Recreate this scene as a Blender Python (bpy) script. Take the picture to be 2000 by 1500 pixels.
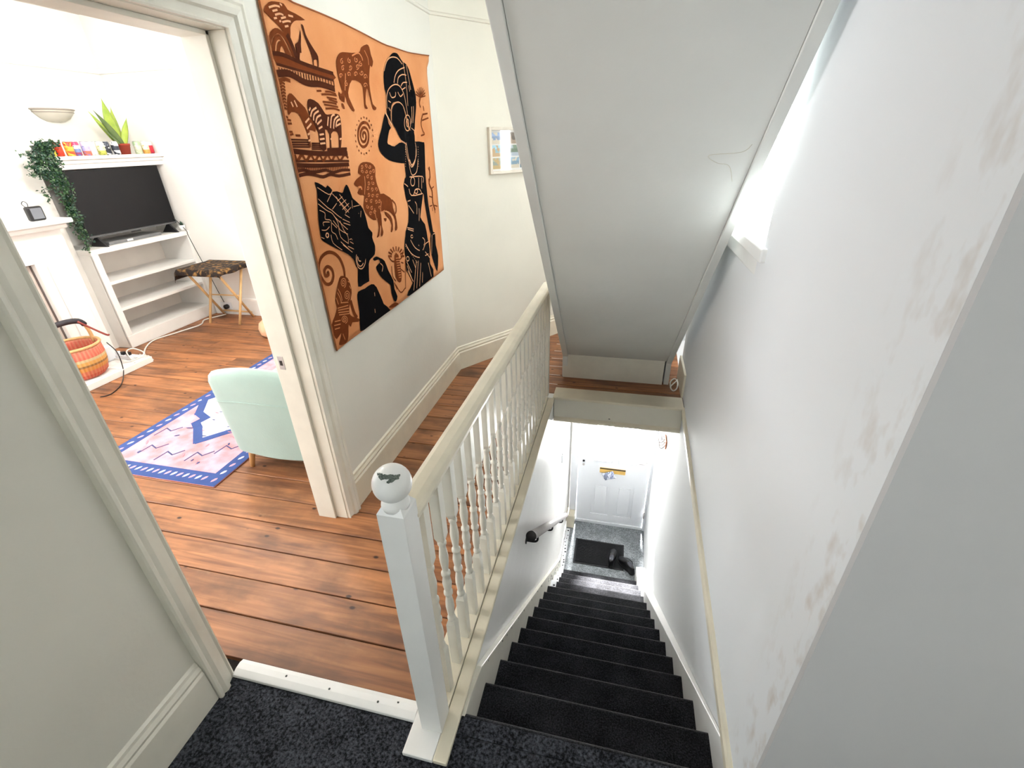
import bpy, bmesh, math, random
from mathutils import Vector, Matrix

for o in list(bpy.data.objects):
    bpy.data.objects.remove(o)
SC = bpy.context.scene
COL = SC.collection

# ------------------------------------------------------------------ camera
cam_d = bpy.data.cameras.new('camera')
cam = bpy.data.objects.new('camera', cam_d)
COL.objects.link(cam)
YAW, PITCH, ROLL, FPX = 0.23703, -0.48480, -0.02659, 900.52
fw = Vector((-math.sin(YAW) * math.cos(PITCH), math.cos(YAW) * math.cos(PITCH), math.sin(PITCH)))
rt = Vector((math.cos(YAW), math.sin(YAW), 0))
up = rt.cross(fw)
R2 = math.cos(ROLL) * rt + math.sin(ROLL) * up
U2 = -math.sin(ROLL) * rt + math.cos(ROLL) * up
M = Matrix((R2, U2, -fw)).transposed().to_4x4()
M.translation = Vector((0.4416, -0.8313, 1.7260))
cam.matrix_world = M
cam_d.sensor_width = 36.0
cam_d.lens = FPX / 2000 * 36
cam_d.clip_start = 0.02
cam_d.clip_end = 200
SC.camera = cam

# ------------------------------------------------------------------ world, daylight, exposure
W = bpy.data.worlds.new('sky')
SC.world = W
W.use_nodes = True
bg = W.node_tree.nodes['Background']
bg.inputs[0].default_value = (0.86, 0.94, 1.0, 1)
bg.inputs[1].default_value = 1.6
SC.view_settings.view_transform = 'Standard'
SC.view_settings.look = 'None'
SC.view_settings.gamma = 1
SC.view_settings.use_curve_mapping = False
SC.view_settings.exposure = 0.0


def area(name, loc, direction, sx, sy, power, color=(1, 1, 1)):
    d = bpy.data.lights.new(name, 'AREA')
    d.shape = 'RECTANGLE'
    d.size, d.size_y, d.energy, d.color = sx, sy, power, color
    o = bpy.data.objects.new(name, d)
    COL.objects.link(o)
    o.location = loc
    o.rotation_euler = Vector(direction).to_track_quat('-Z', 'Y').to_euler()
    return o


# daylight standing in the windows of the house, then an added fill
area('daylight_living_room', (-3.45, -1.78, 1.60), (0, 1, -0.1), 1.6, 1.9, 45, (1, 0.98, 0.95))
area('daylight_alcove', (-4.82, -0.45, 1.55), (1, 0.12, -0.05), 1.8, 1.8, 135, (0.96, 0.98, 1.0))
area('daylight_landing', (-1.02, -2.15, 1.45), (1, 0.3, -0.1), 0.7, 1.5, 42, (0.82, 0.91, 1.0))
area('daylight_stair_window', (1.32, 1.46, 1.83), (-1, 0, -0.1), 1.1, 1.1, 65, (0.86, 0.93, 1.0))
area('daylight_side_room', (2.5, 3.24, 1.5), (-1, 0, -0.15), 0.13, 1.6, 15, (1, 0.98, 0.95))
area('daylight_front_door', (0.55, 4.02, -1.3), (0, -1, -0.2), 0.9, 0.8, 10, (0.88, 0.94, 1.0))
area('added_stairwell_fill', (0.5, 1.4, 4.5), (0, 0, -1), 0.8, 1.6, 110, (0.88, 0.94, 1.0))  # added fill below the closed upper ceiling, brightens the stairwell

# sun standing in front of the house, low enough to reach the stairs through the door glass
sd = bpy.data.lights.new('sun', 'SUN'); sd.energy = 380.0; sd.angle = 0.20; sd.color = (1, 0.98, 0.95)
sun = bpy.data.objects.new('sun', sd); COL.objects.link(sun)
sun.rotation_euler = Vector((0.03, -1, -0.70)).to_track_quat('-Z', 'Y').to_euler()

# ------------------------------------------------------------------ materials
MATS = {}


def lin(c):
    return tuple(((v / 255) / 12.92 if v / 255 <= 0.04045 else ((v / 255 + 0.055) / 1.055) ** 2.4) for v in c)


def nt(name):
    m = bpy.data.materials.new(name)
    m.use_nodes = True
    t = m.node_tree
    return m, t, t.nodes, t.links, t.nodes['Principled BSDF']


def mat(name, c, rough=0.5, var=0.06, scale=6.0, bump=0.0, bscale=60.0, metal=0.0, spec=0.5, sheen=0.0, c2=None):
    """plain surface with procedural colour variation and fine relief; c in sRGB 0-255"""
    if name in MATS:
        return MATS[name]
    m, t, N, L, P = nt(name)
    col = lin(c)
    col2 = lin(c2) if c2 else tuple(v * (1 - var) for v in col)
    tc = N.new('ShaderNodeTexCoord')
    no = N.new('ShaderNodeTexNoise')
    no.inputs['Scale'].default_value = scale
    no.inputs['Detail'].default_value = 4
    L.new(tc.outputs['Object'], no.inputs['Vector'])
    cr = N.new('ShaderNodeValToRGB')
    cr.color_ramp.elements[0].position, cr.color_ramp.elements[1].position = 0.35, 0.65
    cr.color_ramp.elements[0].color = (*col, 1)
    cr.color_ramp.elements[1].color = (*col2, 1)
    L.new(no.outputs['Fac'], cr.inputs['Fac'])
    L.new(cr.outputs['Color'], P.inputs['Base Color'])
    P.inputs['Roughness'].default_value = rough
    P.inputs['Metallic'].default_value = metal
    P.inputs['Specular IOR Level'].default_value = spec
    if sheen:
        P.inputs['Sheen Weight'].default_value = sheen
    if bump:
        n2 = N.new('ShaderNodeTexNoise')
        n2.inputs['Scale'].default_value = bscale
        n2.inputs['Detail'].default_value = 3
        L.new(tc.outputs['Object'], n2.inputs['Vector'])
        b = N.new('ShaderNodeBump')
        b.inputs['Strength'].default_value = bump
        b.inputs['Distance'].default_value = 0.01
        L.new(n2.outputs['Fac'], b.inputs['Height'])
        L.new(b.outputs['Normal'], P.inputs['Normal'])
    MATS[name] = m
    return m


def wood_mat():
    m, t, N, L, P = nt('floorboard_wood')
    geo = N.new('ShaderNodeNewGeometry')
    oi = N.new('ShaderNodeObjectInfo')
    vm = N.new('ShaderNodeVectorMath'); vm.operation = 'SCALE'
    vm.inputs[0].default_value = (37.0, 11.0, 5.0)
    L.new(oi.outputs['Random'], vm.inputs['Scale'])
    ad = N.new('ShaderNodeVectorMath'); ad.operation = 'ADD'
    L.new(geo.outputs['Position'], ad.inputs[0]); L.new(vm.outputs[0], ad.inputs[1])
    mp = N.new('ShaderNodeMapping'); mp.inputs['Scale'].default_value = (1.6, 26, 26)
    L.new(ad.outputs[0], mp.inputs['Vector'])
    gr = N.new('ShaderNodeTexNoise'); gr.inputs['Scale'].default_value = 1.0; gr.inputs['Detail'].default_value = 7; gr.inputs['Distortion'].default_value = 1.2
    L.new(mp.outputs[0], gr.inputs['Vector'])
    cr = N.new('ShaderNodeValToRGB')
    e = cr.color_ramp.elements
    e[0].position, e[1].position = 0.30, 0.72
    e[0].color = (*lin((122, 70, 32)), 1); e[1].color = (*lin((196, 124, 62)), 1)
    L.new(gr.outputs['Fac'], cr.inputs['Fac'])
    # worn grey-brown patches where people walk
    wn = N.new('ShaderNodeTexNoise'); wn.inputs['Scale'].default_value = 2.6; wn.inputs['Detail'].default_value = 8; wn.inputs['Roughness'].default_value = 0.65
    L.new(ad.outputs[0], wn.inputs['Vector'])
    wr = N.new('ShaderNodeValToRGB'); wr.color_ramp.elements[0].position, wr.color_ramp.elements[1].position = 0.48, 0.70
    wr.color_ramp.elements[0].color = (0, 0, 0, 1); wr.color_ramp.elements[1].color = (0.75, 0.75, 0.75, 1)
    L.new(wn.outputs['Fac'], wr.inputs['Fac'])
    mx = N.new('ShaderNodeMixRGB'); mx.blend_type = 'MIX'
    mx.inputs[2].default_value = (*lin((118, 78, 48)), 1)
    L.new(wr.outputs[0], mx.inputs[0]); L.new(cr.outputs[0], mx.inputs[1])
    # fine pale scuffs and dark dirt worked into the grain
    sn_ = N.new('ShaderNodeTexNoise'); sn_.inputs['Scale'].default_value = 1.0; sn_.inputs['Detail'].default_value = 9; sn_.inputs['Roughness'].default_value = 0.75
    ms = N.new('ShaderNodeMapping'); ms.inputs['Scale'].default_value = (9, 30, 30)
    L.new(ad.outputs[0], ms.inputs['Vector']); L.new(ms.outputs[0], sn_.inputs['Vector'])
    sr_ = N.new('ShaderNodeValToRGB'); sr_.color_ramp.elements[0].position, sr_.color_ramp.elements[1].position = 0.57, 0.74
    sr_.color_ramp.elements[0].color = (0, 0, 0, 1); sr_.color_ramp.elements[1].color = (0.55, 0.55, 0.55, 1)
    L.new(sn_.outputs['Fac'], sr_.inputs['Fac'])
    mult = N.new('ShaderNodeMixRGB'); mult.blend_type = 'MULTIPLY'; mult.inputs[0].default_value = 1.0
    L.new(sr_.outputs[0], mult.inputs[1]); L.new(wr.outputs[0], mult.inputs[2])
    msc = N.new('ShaderNodeMixRGB'); msc.inputs[2].default_value = (*lin((206, 164, 116)), 1)
    L.new(mult.outputs[0], msc.inputs[0]); L.new(mx.outputs[0], msc.inputs[1])
    dn = N.new('ShaderNodeTexNoise'); dn.inputs['Scale'].default_value = 1.0; dn.inputs['Detail'].default_value = 6
    md = N.new('ShaderNodeMapping'); md.inputs['Scale'].default_value = (3.2, 9, 9); md.inputs['Location'].default_value = (3.1, 7.7, 0)
    L.new(ad.outputs[0], md.inputs['Vector']); L.new(md.outputs[0], dn.inputs['Vector'])
    dr_ = N.new('ShaderNodeValToRGB'); dr_.color_ramp.elements[0].position, dr_.color_ramp.elements[1].position = 0.50, 0.74
    dr_.color_ramp.elements[0].color = (0, 0, 0, 1); dr_.color_ramp.elements[1].color = (0.8, 0.8, 0.8, 1)
    L.new(dn.outputs['Fac'], dr_.inputs['Fac'])
    mdk = N.new('ShaderNodeMixRGB'); mdk.inputs[2].default_value = (*lin((78, 44, 24)), 1)
    L.new(dr_.outputs[0], mdk.inputs[0]); L.new(msc.outputs[0], mdk.inputs[1])
    mx = mdk
    # per board tone
    hv = N.new('ShaderNodeHueSaturation'); hv.inputs['Saturation'].default_value = 0.92
    mr = N.new('ShaderNodeMapRange'); mr.inputs[3].default_value = 0.70; mr.inputs[4].default_value = 1.0
    L.new(oi.outputs['Random'], mr.inputs[0]); L.new(mr.outputs[0], hv.inputs['Value']); L.new(mx.outputs[0], hv.inputs['Color'])
    # knots and nail holes
    m2 = N.new('ShaderNodeMapping'); m2.inputs['Scale'].default_value = (7.0, 12.0, 12.0)
    L.new(ad.outputs[0], m2.inputs['Vector'])
    vo = N.new('ShaderNodeTexVoronoi'); vo.inputs['Scale'].default_value = 1.0
    L.new(m2.outputs[0], vo.inputs['Vector'])
    kr = N.new('ShaderNodeValToRGB'); kr.color_ramp.elements[0].position, kr.color_ramp.elements[1].position = 0.06, 0.12
    L.new(vo.outputs['Distance'], kr.inputs['Fac'])
    mk = N.new('ShaderNodeMixRGB'); mk.blend_type = 'MIX'
    mk.inputs[1].default_value = (*lin((48, 20, 8)), 1)
    L.new(kr.outputs[0], mk.inputs[0]); L.new(hv.outputs[0], mk.inputs[2])
    L.new(mk.outputs[0], P.inputs['Base Color'])
    rr = N.new('ShaderNodeMapRange'); rr.inputs[3].default_value = 0.36; rr.inputs[4].default_value = 0.62
    L.new(wn.outputs['Fac'], rr.inputs[0]); L.new(rr.outputs[0], P.inputs['Roughness'])
    b = N.new('ShaderNodeBump'); b.inputs['Strength'].default_value = 0.25; b.inputs['Distance'].default_value = 0.004
    L.new(gr.outputs['Fac'], b.inputs['Height']); L.new(b.outputs[0], P.inputs['Normal'])
    return m


def carpet_mat(name, c1, c2, scale=95):
    m, t, N, L, P = nt(name)
    geo = N.new('ShaderNodeNewGeometry')
    a = N.new('ShaderNodeTexNoise'); a.inputs['Scale'].default_value = scale; a.inputs['Detail'].default_value = 4; a.inputs['Roughness'].default_value = 0.7
    L.new(geo.outputs['Position'], a.inputs['Vector'])
    b = N.new('ShaderNodeTexNoise'); b.inputs['Scale'].default_value = 9; b.inputs['Detail'].default_value = 4
    L.new(geo.outputs['Position'], b.inputs['Vector'])
    mm = N.new('ShaderNodeMath'); mm.operation = 'MULTIPLY_ADD'; mm.inputs[1].default_value = 0.30; 
    L.new(b.outputs['Fac'], mm.inputs[0]); L.new(a.outputs['Fac'], mm.inputs[2])
    cr = N.new('ShaderNodeValToRGB'); cr.color_ramp.elements[0].position, cr.color_ramp.elements[1].position = 0.56, 0.92
    cr.color_ramp.elements[0].color = (*lin(c1), 1); cr.color_ramp.elements[1].color = (*lin(c2), 1)
    L.new(mm.outputs[0], cr.inputs['Fac']); L.new(cr.outputs[0], P.inputs['Base Color'])
    P.inputs['Roughness'].default_value = 0.95; P.inputs['Specular IOR Level'].default_value = 0.1
    P.inputs['Sheen Weight'].default_value = 0.35; P.inputs['Sheen Roughness'].default_value = 0.35
    bu = N.new('ShaderNodeBump'); bu.inputs['Strength'].default_value = 0.7; bu.inputs['Distance'].default_value = 0.006
    L.new(a.outputs['Fac'], bu.inputs['Height']); L.new(bu.outputs[0], P.inputs['Normal'])
    return m


def right_wall_mat():
    """white emulsion with brown rub marks along the corner by the landing"""
    m, t, N, L, P = nt('scuffed_wall_paint')
    geo = N.new('ShaderNodeNewGeometry')
    sep = N.new('ShaderNodeSeparateXYZ'); L.new(geo.outputs['Position'], sep.inputs[0])
    no = N.new('ShaderNodeTexNoise'); no.inputs['Scale'].default_value = 15; no.inputs['Detail'].default_value = 3
    mp = N.new('ShaderNodeMapping'); mp.inputs['Scale'].default_value = (1, 1.4, 0.8)
    L.new(geo.outputs['Position'], mp.inputs['Vector']); L.new(mp.outputs[0], no.inputs['Vector'])
    r1 = N.new('ShaderNodeValToRGB'); r1.color_ramp.elements[0].position, r1.color_ramp.elements[1].position = 0.52, 0.86
    L.new(no.outputs['Fac'], r1.inputs['Fac'])
    mr = N.new('ShaderNodeMapRange'); mr.inputs[1].default_value = 0.10; mr.inputs[2].default_value = -0.08; mr.inputs[3].default_value = 0.0; mr.inputs[4].default_value = 0.6
    L.new(sep.outputs['Y'], mr.inputs[0])
    mu = N.new('ShaderNodeMath'); mu.operation = 'MULTIPLY'
    L.new(r1.outputs[0], mu.inputs[0]); L.new(mr.outputs[0], mu.inputs[1])
    mx = N.new('ShaderNodeMixRGB'); mx.inputs[1].default_value = (*lin((234, 236, 238)), 1); mx.inputs[2].default_value = (*lin((168, 138, 100)), 1)
    L.new(mu.outputs[0], mx.inputs[0]); L.new(mx.outputs[0], P.inputs['Base Color'])
    P.inputs['Roughness'].default_value = 0.6
    return m


def glass_mat(name, frost=0.0, tint=(1, 1, 1)):
    m, t, N, L, P = nt(name)
    out = N['Material Output']
    tr = N.new('ShaderNodeBsdfTransparent'); tr.inputs[0].default_value = (*tint, 1)
    gl = N.new('ShaderNodeBsdfGlossy'); gl.inputs['Roughness'].default_value = 0.04
    mx = N.new('ShaderNodeMixShader')
    lw = N.new('ShaderNodeLayerWeight'); lw.inputs[0].default_value = 0.5
    pw = N.new('ShaderNodeMath'); pw.operation = 'POWER'; pw.inputs[1].default_value = 5
    ma = N.new('ShaderNodeMath'); ma.operation = 'MULTIPLY_ADD'; ma.inputs[1].default_value = 0.7; ma.inputs[2].default_value = 0.04
    L.new(lw.outputs['Facing'], pw.inputs[0]); L.new(pw.outputs[0], ma.inputs[0])
    L.new(ma.outputs[0], mx.inputs[0]); L.new(tr.outputs[0], mx.inputs[1]); L.new(gl.outputs[0], mx.inputs[2])
    if frost:
        tl = N.new('ShaderNodeBsdfTranslucent'); tl.inputs[0].default_value = (0.95, 0.95, 0.92, 1)
        no = N.new('ShaderNodeTexNoise'); no.inputs['Scale'].default_value = 90
        mr = N.new('ShaderNodeMapRange'); mr.inputs[3].default_value = frost - 0.1; mr.inputs[4].default_value = frost + 0.1
        L.new(no.outputs['Fac'], mr.inputs[0])
        m2 = N.new('ShaderNodeMixShader')
        L.new(mr.outputs[0], m2.inputs[0]); L.new(mx.outputs[0], m2.inputs[1]); L.new(tl.outputs[0], m2.inputs[2])
        L.new(m2.outputs[0], out.inputs[0])
    else:
        L.new(mx.outputs[0], out.inputs[0])
    return m


def band_mat(name, bands, scale=30.0, rough=0.35, metal=0.2, axis='Z', lo=0.0, hi=0.115, speck=0.0, speck_c=(255, 255, 255)):
    """printed bands along one axis of the object, with blotches"""
    m, t, N, L, P = nt(name)
    tc = N.new('ShaderNodeTexCoord')
    sep = N.new('ShaderNodeSeparateXYZ'); L.new(tc.outputs['Object'], sep.inputs[0])
    mr = N.new('ShaderNodeMapRange'); mr.inputs[1].default_value = lo; mr.inputs[2].default_value = hi
    L.new(sep.outputs[axis], mr.inputs[0])
    cr = N.new('ShaderNodeValToRGB'); cr.color_ramp.interpolation = 'CONSTANT'
    el = cr.color_ramp.elements
    while len(el) > 1:
        el.remove(el[0])
    for i, c in enumerate(bands):
        e = el[0] if i == 0 else el.new(i / len(bands))
        e.position = i / len(bands)
        e.color = (*lin(c), 1)
    L.new(mr.outputs[0], cr.inputs['Fac'])
    src = cr.outputs[0]
    if speck:
        no = N.new('ShaderNodeTexNoise'); no.inputs['Scale'].default_value = scale; no.inputs['Detail'].default_value = 1
        L.new(tc.outputs['Object'], no.inputs['Vector'])
        sr = N.new('ShaderNodeValToRGB'); sr.color_ramp.elements[0].position = 1 - speck - 0.02; sr.color_ramp.elements[1].position = 1 - speck + 0.02
        L.new(no.outputs['Fac'], sr.inputs['Fac'])
        mx = N.new('ShaderNodeMixRGB'); mx.inputs[2].default_value = (*lin(speck_c), 1)
        L.new(sr.outputs[0], mx.inputs[0]); L.new(src, mx.inputs[1]); src = mx.outputs[0]
    L.new(src, P.inputs['Base Color'])
    P.inputs['Roughness'].default_value = rough; P.inputs['Metallic'].default_value = metal
    return m


WALL = mat('wall_paint', (229, 226, 215), 0.65, 0.04, 2.5, 0.08, 40)
SHADEW = mat('wall_shade_grey', (200, 199, 199), 0.7, 0.03, 2.5, 0.05, 40)  # shade of the wall by the landing put into its grey
WALLC = mat('cream_wall_paint', (228, 223, 208), 0.6, 0.05, 2.0, 0.08, 40)
WALLW = mat('living_room_paint', (240, 238, 233), 0.7, 0.03, 2.0, 0.05, 40)
SOFFIT = mat('soffit_paint', (228, 229, 224), 0.6, 0.06, 2.2, 0.12, 30)
GLOSS = mat('white_gloss_paint', (236, 232, 219), 0.32, 0.07, 9, 0.05, 50)
GLOSSC = mat('cream_gloss_paint', (231, 222, 200), 0.35, 0.10, 7, 0.06, 50)
GLOSSW = mat('bright_gloss_paint', (244, 243, 240), 0.35, 0.03, 9)
CEIL = mat('ceiling_paint', (236, 235, 230), 0.8, 0.03, 2)
UPVC = mat('white_upvc', (238, 241, 246), 0.25, 0.02, 3)
CHIP = mat('chipped_paint', (62, 70, 66), 0.7, 0.4, 60)
DARKGAP = mat('dark_underfloor', (28, 18, 12), 0.9, 0.2, 5)
BLACK = mat('black_plastic', (20, 20, 23), 0.35, 0.2, 20)
WOOD = wood_mat()
CARPET = carpet_mat('charcoal_carpet', (14, 15, 18), (92, 95, 104))
CARPETS = carpet_mat('charcoal_stair_carpet', (15, 15, 17), (66, 67, 72), 170)
CARPETG = carpet_mat('grey_hall_carpet', (104, 108, 112), (186, 192, 196))
SCUFF = right_wall_mat()
GLASS = glass_mat('window_glass')
FROST = glass_mat('frosted_glass', 0.6)
OBSC = glass_mat('obscure_glass', 0.16)
BRASS = mat('brass', (238, 196, 110), 0.35, 0.1, 20, metal=0.25)
STEEL = mat('brushed_steel', (200, 195, 195), 0.35, 0.08, 30, metal=0.35)
PINE = mat('pale_pine', (226, 186, 132), 0.5, 0.14, 14, 0.05, 60)
PINEL = mat('beech_leg', (196, 146, 92), 0.45, 0.14, 14)


# ------------------------------------------------------------------ mesh helpers
class MB:
    def __init__(s):
        s.v, s.f, s.smooth = [], [], []

    def add(s, vs, fs, smooth=False):
        b = len(s.v)
        s.v += [tuple(v) for v in vs]
        s.f += [tuple(b + i for i in f) for f in fs]
        s.smooth += [smooth] * len(fs)
        return s

    def box(s, x0, x1, y0, y1, z0, z1):
        vs = [(x0, y0, z0), (x1, y0, z0), (x1, y1, z0), (x0, y1, z0), (x0, y0, z1), (x1, y0, z1), (x1, y1, z1), (x0, y1, z1)]
        return s.add(vs, [(3, 2, 1, 0), (4, 5, 6, 7), (0, 1, 5, 4), (1, 2, 6, 5), (2, 3, 7, 6), (3, 0, 4, 7)])

    def hexa(s, vs):
        return s.add(vs, [(3, 2, 1, 0), (4, 5, 6, 7), (0, 1, 5, 4), (1, 2, 6, 5), (2, 3, 7, 6), (3, 0, 4, 7)])

    def prism(s, poly, h0, h1, axis='x'):
        """polygon extruded along an axis; poly in the other two coordinates"""
        n = len(poly)
        def P(p, h):
            return {'x': (h, p[0], p[1]), 'y': (p[0], h, p[1]), 'z': (p[0], p[1], h)}[axis]
        vs = [P(p, h0) for p in poly] + [P(p, h1) for p in poly]
        fs = [tuple(range(n))[::-1], tuple(range(n, 2 * n))] + [(i, (i + 1) % n, n + (i + 1) % n, n + i) for i in range(n)]
        return s.add(vs, fs)

    def lathe(s, prof, c=(0, 0, 0), n=20, sx=1.0, sy=1.0, a0=0.0, a1=2 * math.pi):
        full = abs(a1 - a0 - 2 * math.pi) < 1e-6
        k = n if full else n + 1
        vs, fs = [], []
        for r, z in prof:
            for i in range(k):
                a = a0 + (a1 - a0) * i / n
                vs.append((c[0] + sx * r * math.cos(a), c[1] + sy * r * math.sin(a), c[2] + z))
        for j in range(len(prof) - 1):
            for i in range(n):
                i2 = (i + 1) % k
                fs.append((j * k + i, j * k + i2, (j + 1) * k + i2, (j + 1) * k + i))
        if prof[0][0] > 1e-6 and full:
            fs.append(tuple(range(k))[::-1])
        if prof[-1][0] > 1e-6 and full:
            fs.append(tuple(range((len(prof) - 1) * k, len(prof) * k)))
        return s.add(vs, fs, True)

    def tube(s, pts, r, n=10, r1=None, cap=True):
        pts = [Vector(p) for p in pts]
        m = len(pts)
        vs, fs = [], []
        t0 = (pts[1] - pts[0]).normalized()
        ref = Vector((0, 0, 1)) if abs(t0.z) < 0.9 else Vector((1, 0, 0))
        u = t0.cross(ref).normalized()
        for i, p in enumerate(pts):
            t = (pts[min(i + 1, m - 1)] - pts[max(i - 1, 0)]).normalized()
            u = (u - t * u.dot(t)).normalized()
            w = t.cross(u)
            rr = r if r1 is None else r + (r1 - r) * i / (m - 1)
            for k in range(n):
                a = 2 * math.pi * k / n
                vs.append(p + (u * math.cos(a) + w * math.sin(a)) * rr)
        for i in range(m - 1):
            for k in range(n):
                fs.append((i * n + k, i * n + (k + 1) % n, (i + 1) * n + (k + 1) % n, (i + 1) * n + k))
        if cap:
            fs += [tuple(range(n))[::-1], tuple(range((m - 1) * n, m * n))]
        return s.add(vs, fs, True)

    def grid(s, fn, nu, nv, smooth=True):
        vs = [fn(i / nu, j / nv) for j in range(nv + 1) for i in range(nu + 1)]
        fs = [(j * (nu + 1) + i, j * (nu + 1) + i + 1, (j + 1) * (nu + 1) + i + 1, (j + 1) * (nu + 1) + i) for j in range(nv) for i in range(nu)]
        return s.add(vs, fs, smooth)

    def move(s, dx, dy, dz, rz=0.0):
        c, n = math.cos(rz), math.sin(rz)
        s.v = [(x * c - y * n + dx, x * n + y * c + dy, z + dz) for x, y, z in s.v]
        return s

    def build(s, name, m, parent=None, bevel=0.0, seg=2, sub=0, fix=True):
        me = bpy.data.meshes.new(name)
        me.from_pydata(s.v, [], s.f)
        me.polygons.foreach_set('use_smooth', s.smooth)
        if fix:
            bm = bmesh.new(); bm.from_mesh(me)
            bmesh.ops.recalc_face_normals(bm, faces=bm.faces)
            bm.to_mesh(me); bm.free()
        me.materials.append(m)
        o = bpy.data.objects.new(name, me)
        COL.objects.link(o)
        if parent is not None:
            o.parent = parent
        if bevel:
            b = o.modifiers.new('bevel', 'BEVEL'); b.width = bevel; b.segments = seg; b.limit_method = 'ANGLE'; b.angle_limit = 0.6
        if sub:
            d = o.modifiers.new('subdivision', 'SUBSURF'); d.levels = sub; d.render_levels = sub
            for p in me.polygons:
                p.use_smooth = True
        return o


def B(x0, x1, y0, y1, z0, z1):
    return MB().box(x0, x1, y0, y1, z0, z1)


def thing(name, label, cat, loc=(0, 0, 0), group=None, kind=None):
    o = bpy.data.objects.new(name, None)
    o.empty_display_size = 0.05
    COL.objects.link(o)
    o.location = loc
    if kind:
        o['kind'] = kind
    if label:
        o['label'] = label
    if cat:
        o['category'] = cat
    if group:
        o['group'] = group
    return o


def tag(o, label, cat, group=None):
    o['label'] = label; o['category'] = cat
    if group:
        o['group'] = group
    return o


def struct(o, label=None):
    o['kind'] = 'structure'
    if label:
        o['label'] = label
    return o


def copy_tree(o, parent=None, dx=(0, 0, 0)):
    c = o.copy(); COL.objects.link(c)
    if parent is not None:
        c.parent = parent
    else:
        c.location = Vector(o.location) + Vector(dx)
    for ch in list(o.children):
        copy_tree(ch, c)
    return c


def wall(name, p0, p1, thick, z0, z1, m, holes=(), side=1, label=None):
    """wall from p0 to p1, its face on that line, thickness to the left (side=1) or right (-1)"""
    a, b = Vector((p0[0], p0[1])), Vector((p1[0], p1[1]))
    d = b - a; Ln = d.length; d.normalize()
    n = Vector((-d.y, d.x)) * side
    us = sorted({0.0, Ln, *[h[0] for h in holes], *[h[1] for h in holes]})
    zs = sorted({z0, z1, *[h[2] for h in holes], *[h[3] for h in holes]})
    mb = MB()
    for i in range(len(us) - 1):
        for j in range(len(zs) - 1):
            uc, zc = (us[i] + us[i + 1]) / 2, (zs[j] + zs[j + 1]) / 2
            if any(h[0] < uc < h[1] and h[2] < zc < h[3] for h in holes):
                continue
            q = [a + d * us[i], a + d * us[i + 1], a + d * us[i + 1] + n * thick, a + d * us[i] + n * thick]
            mb.hexa([(p.x, p.y, zs[j]) for p in q] + [(p.x, p.y, zs[j + 1]) for p in q])
    return struct(mb.build(name, m), label)


def sweep_x(prof, y0, y1, x, sgn=1):
    """moulding profile (out, z) run along y on a wall face at x"""
    return MB().prism([(x + sgn * o, z) for o, z in prof], y0, y1, 'y')


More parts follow.
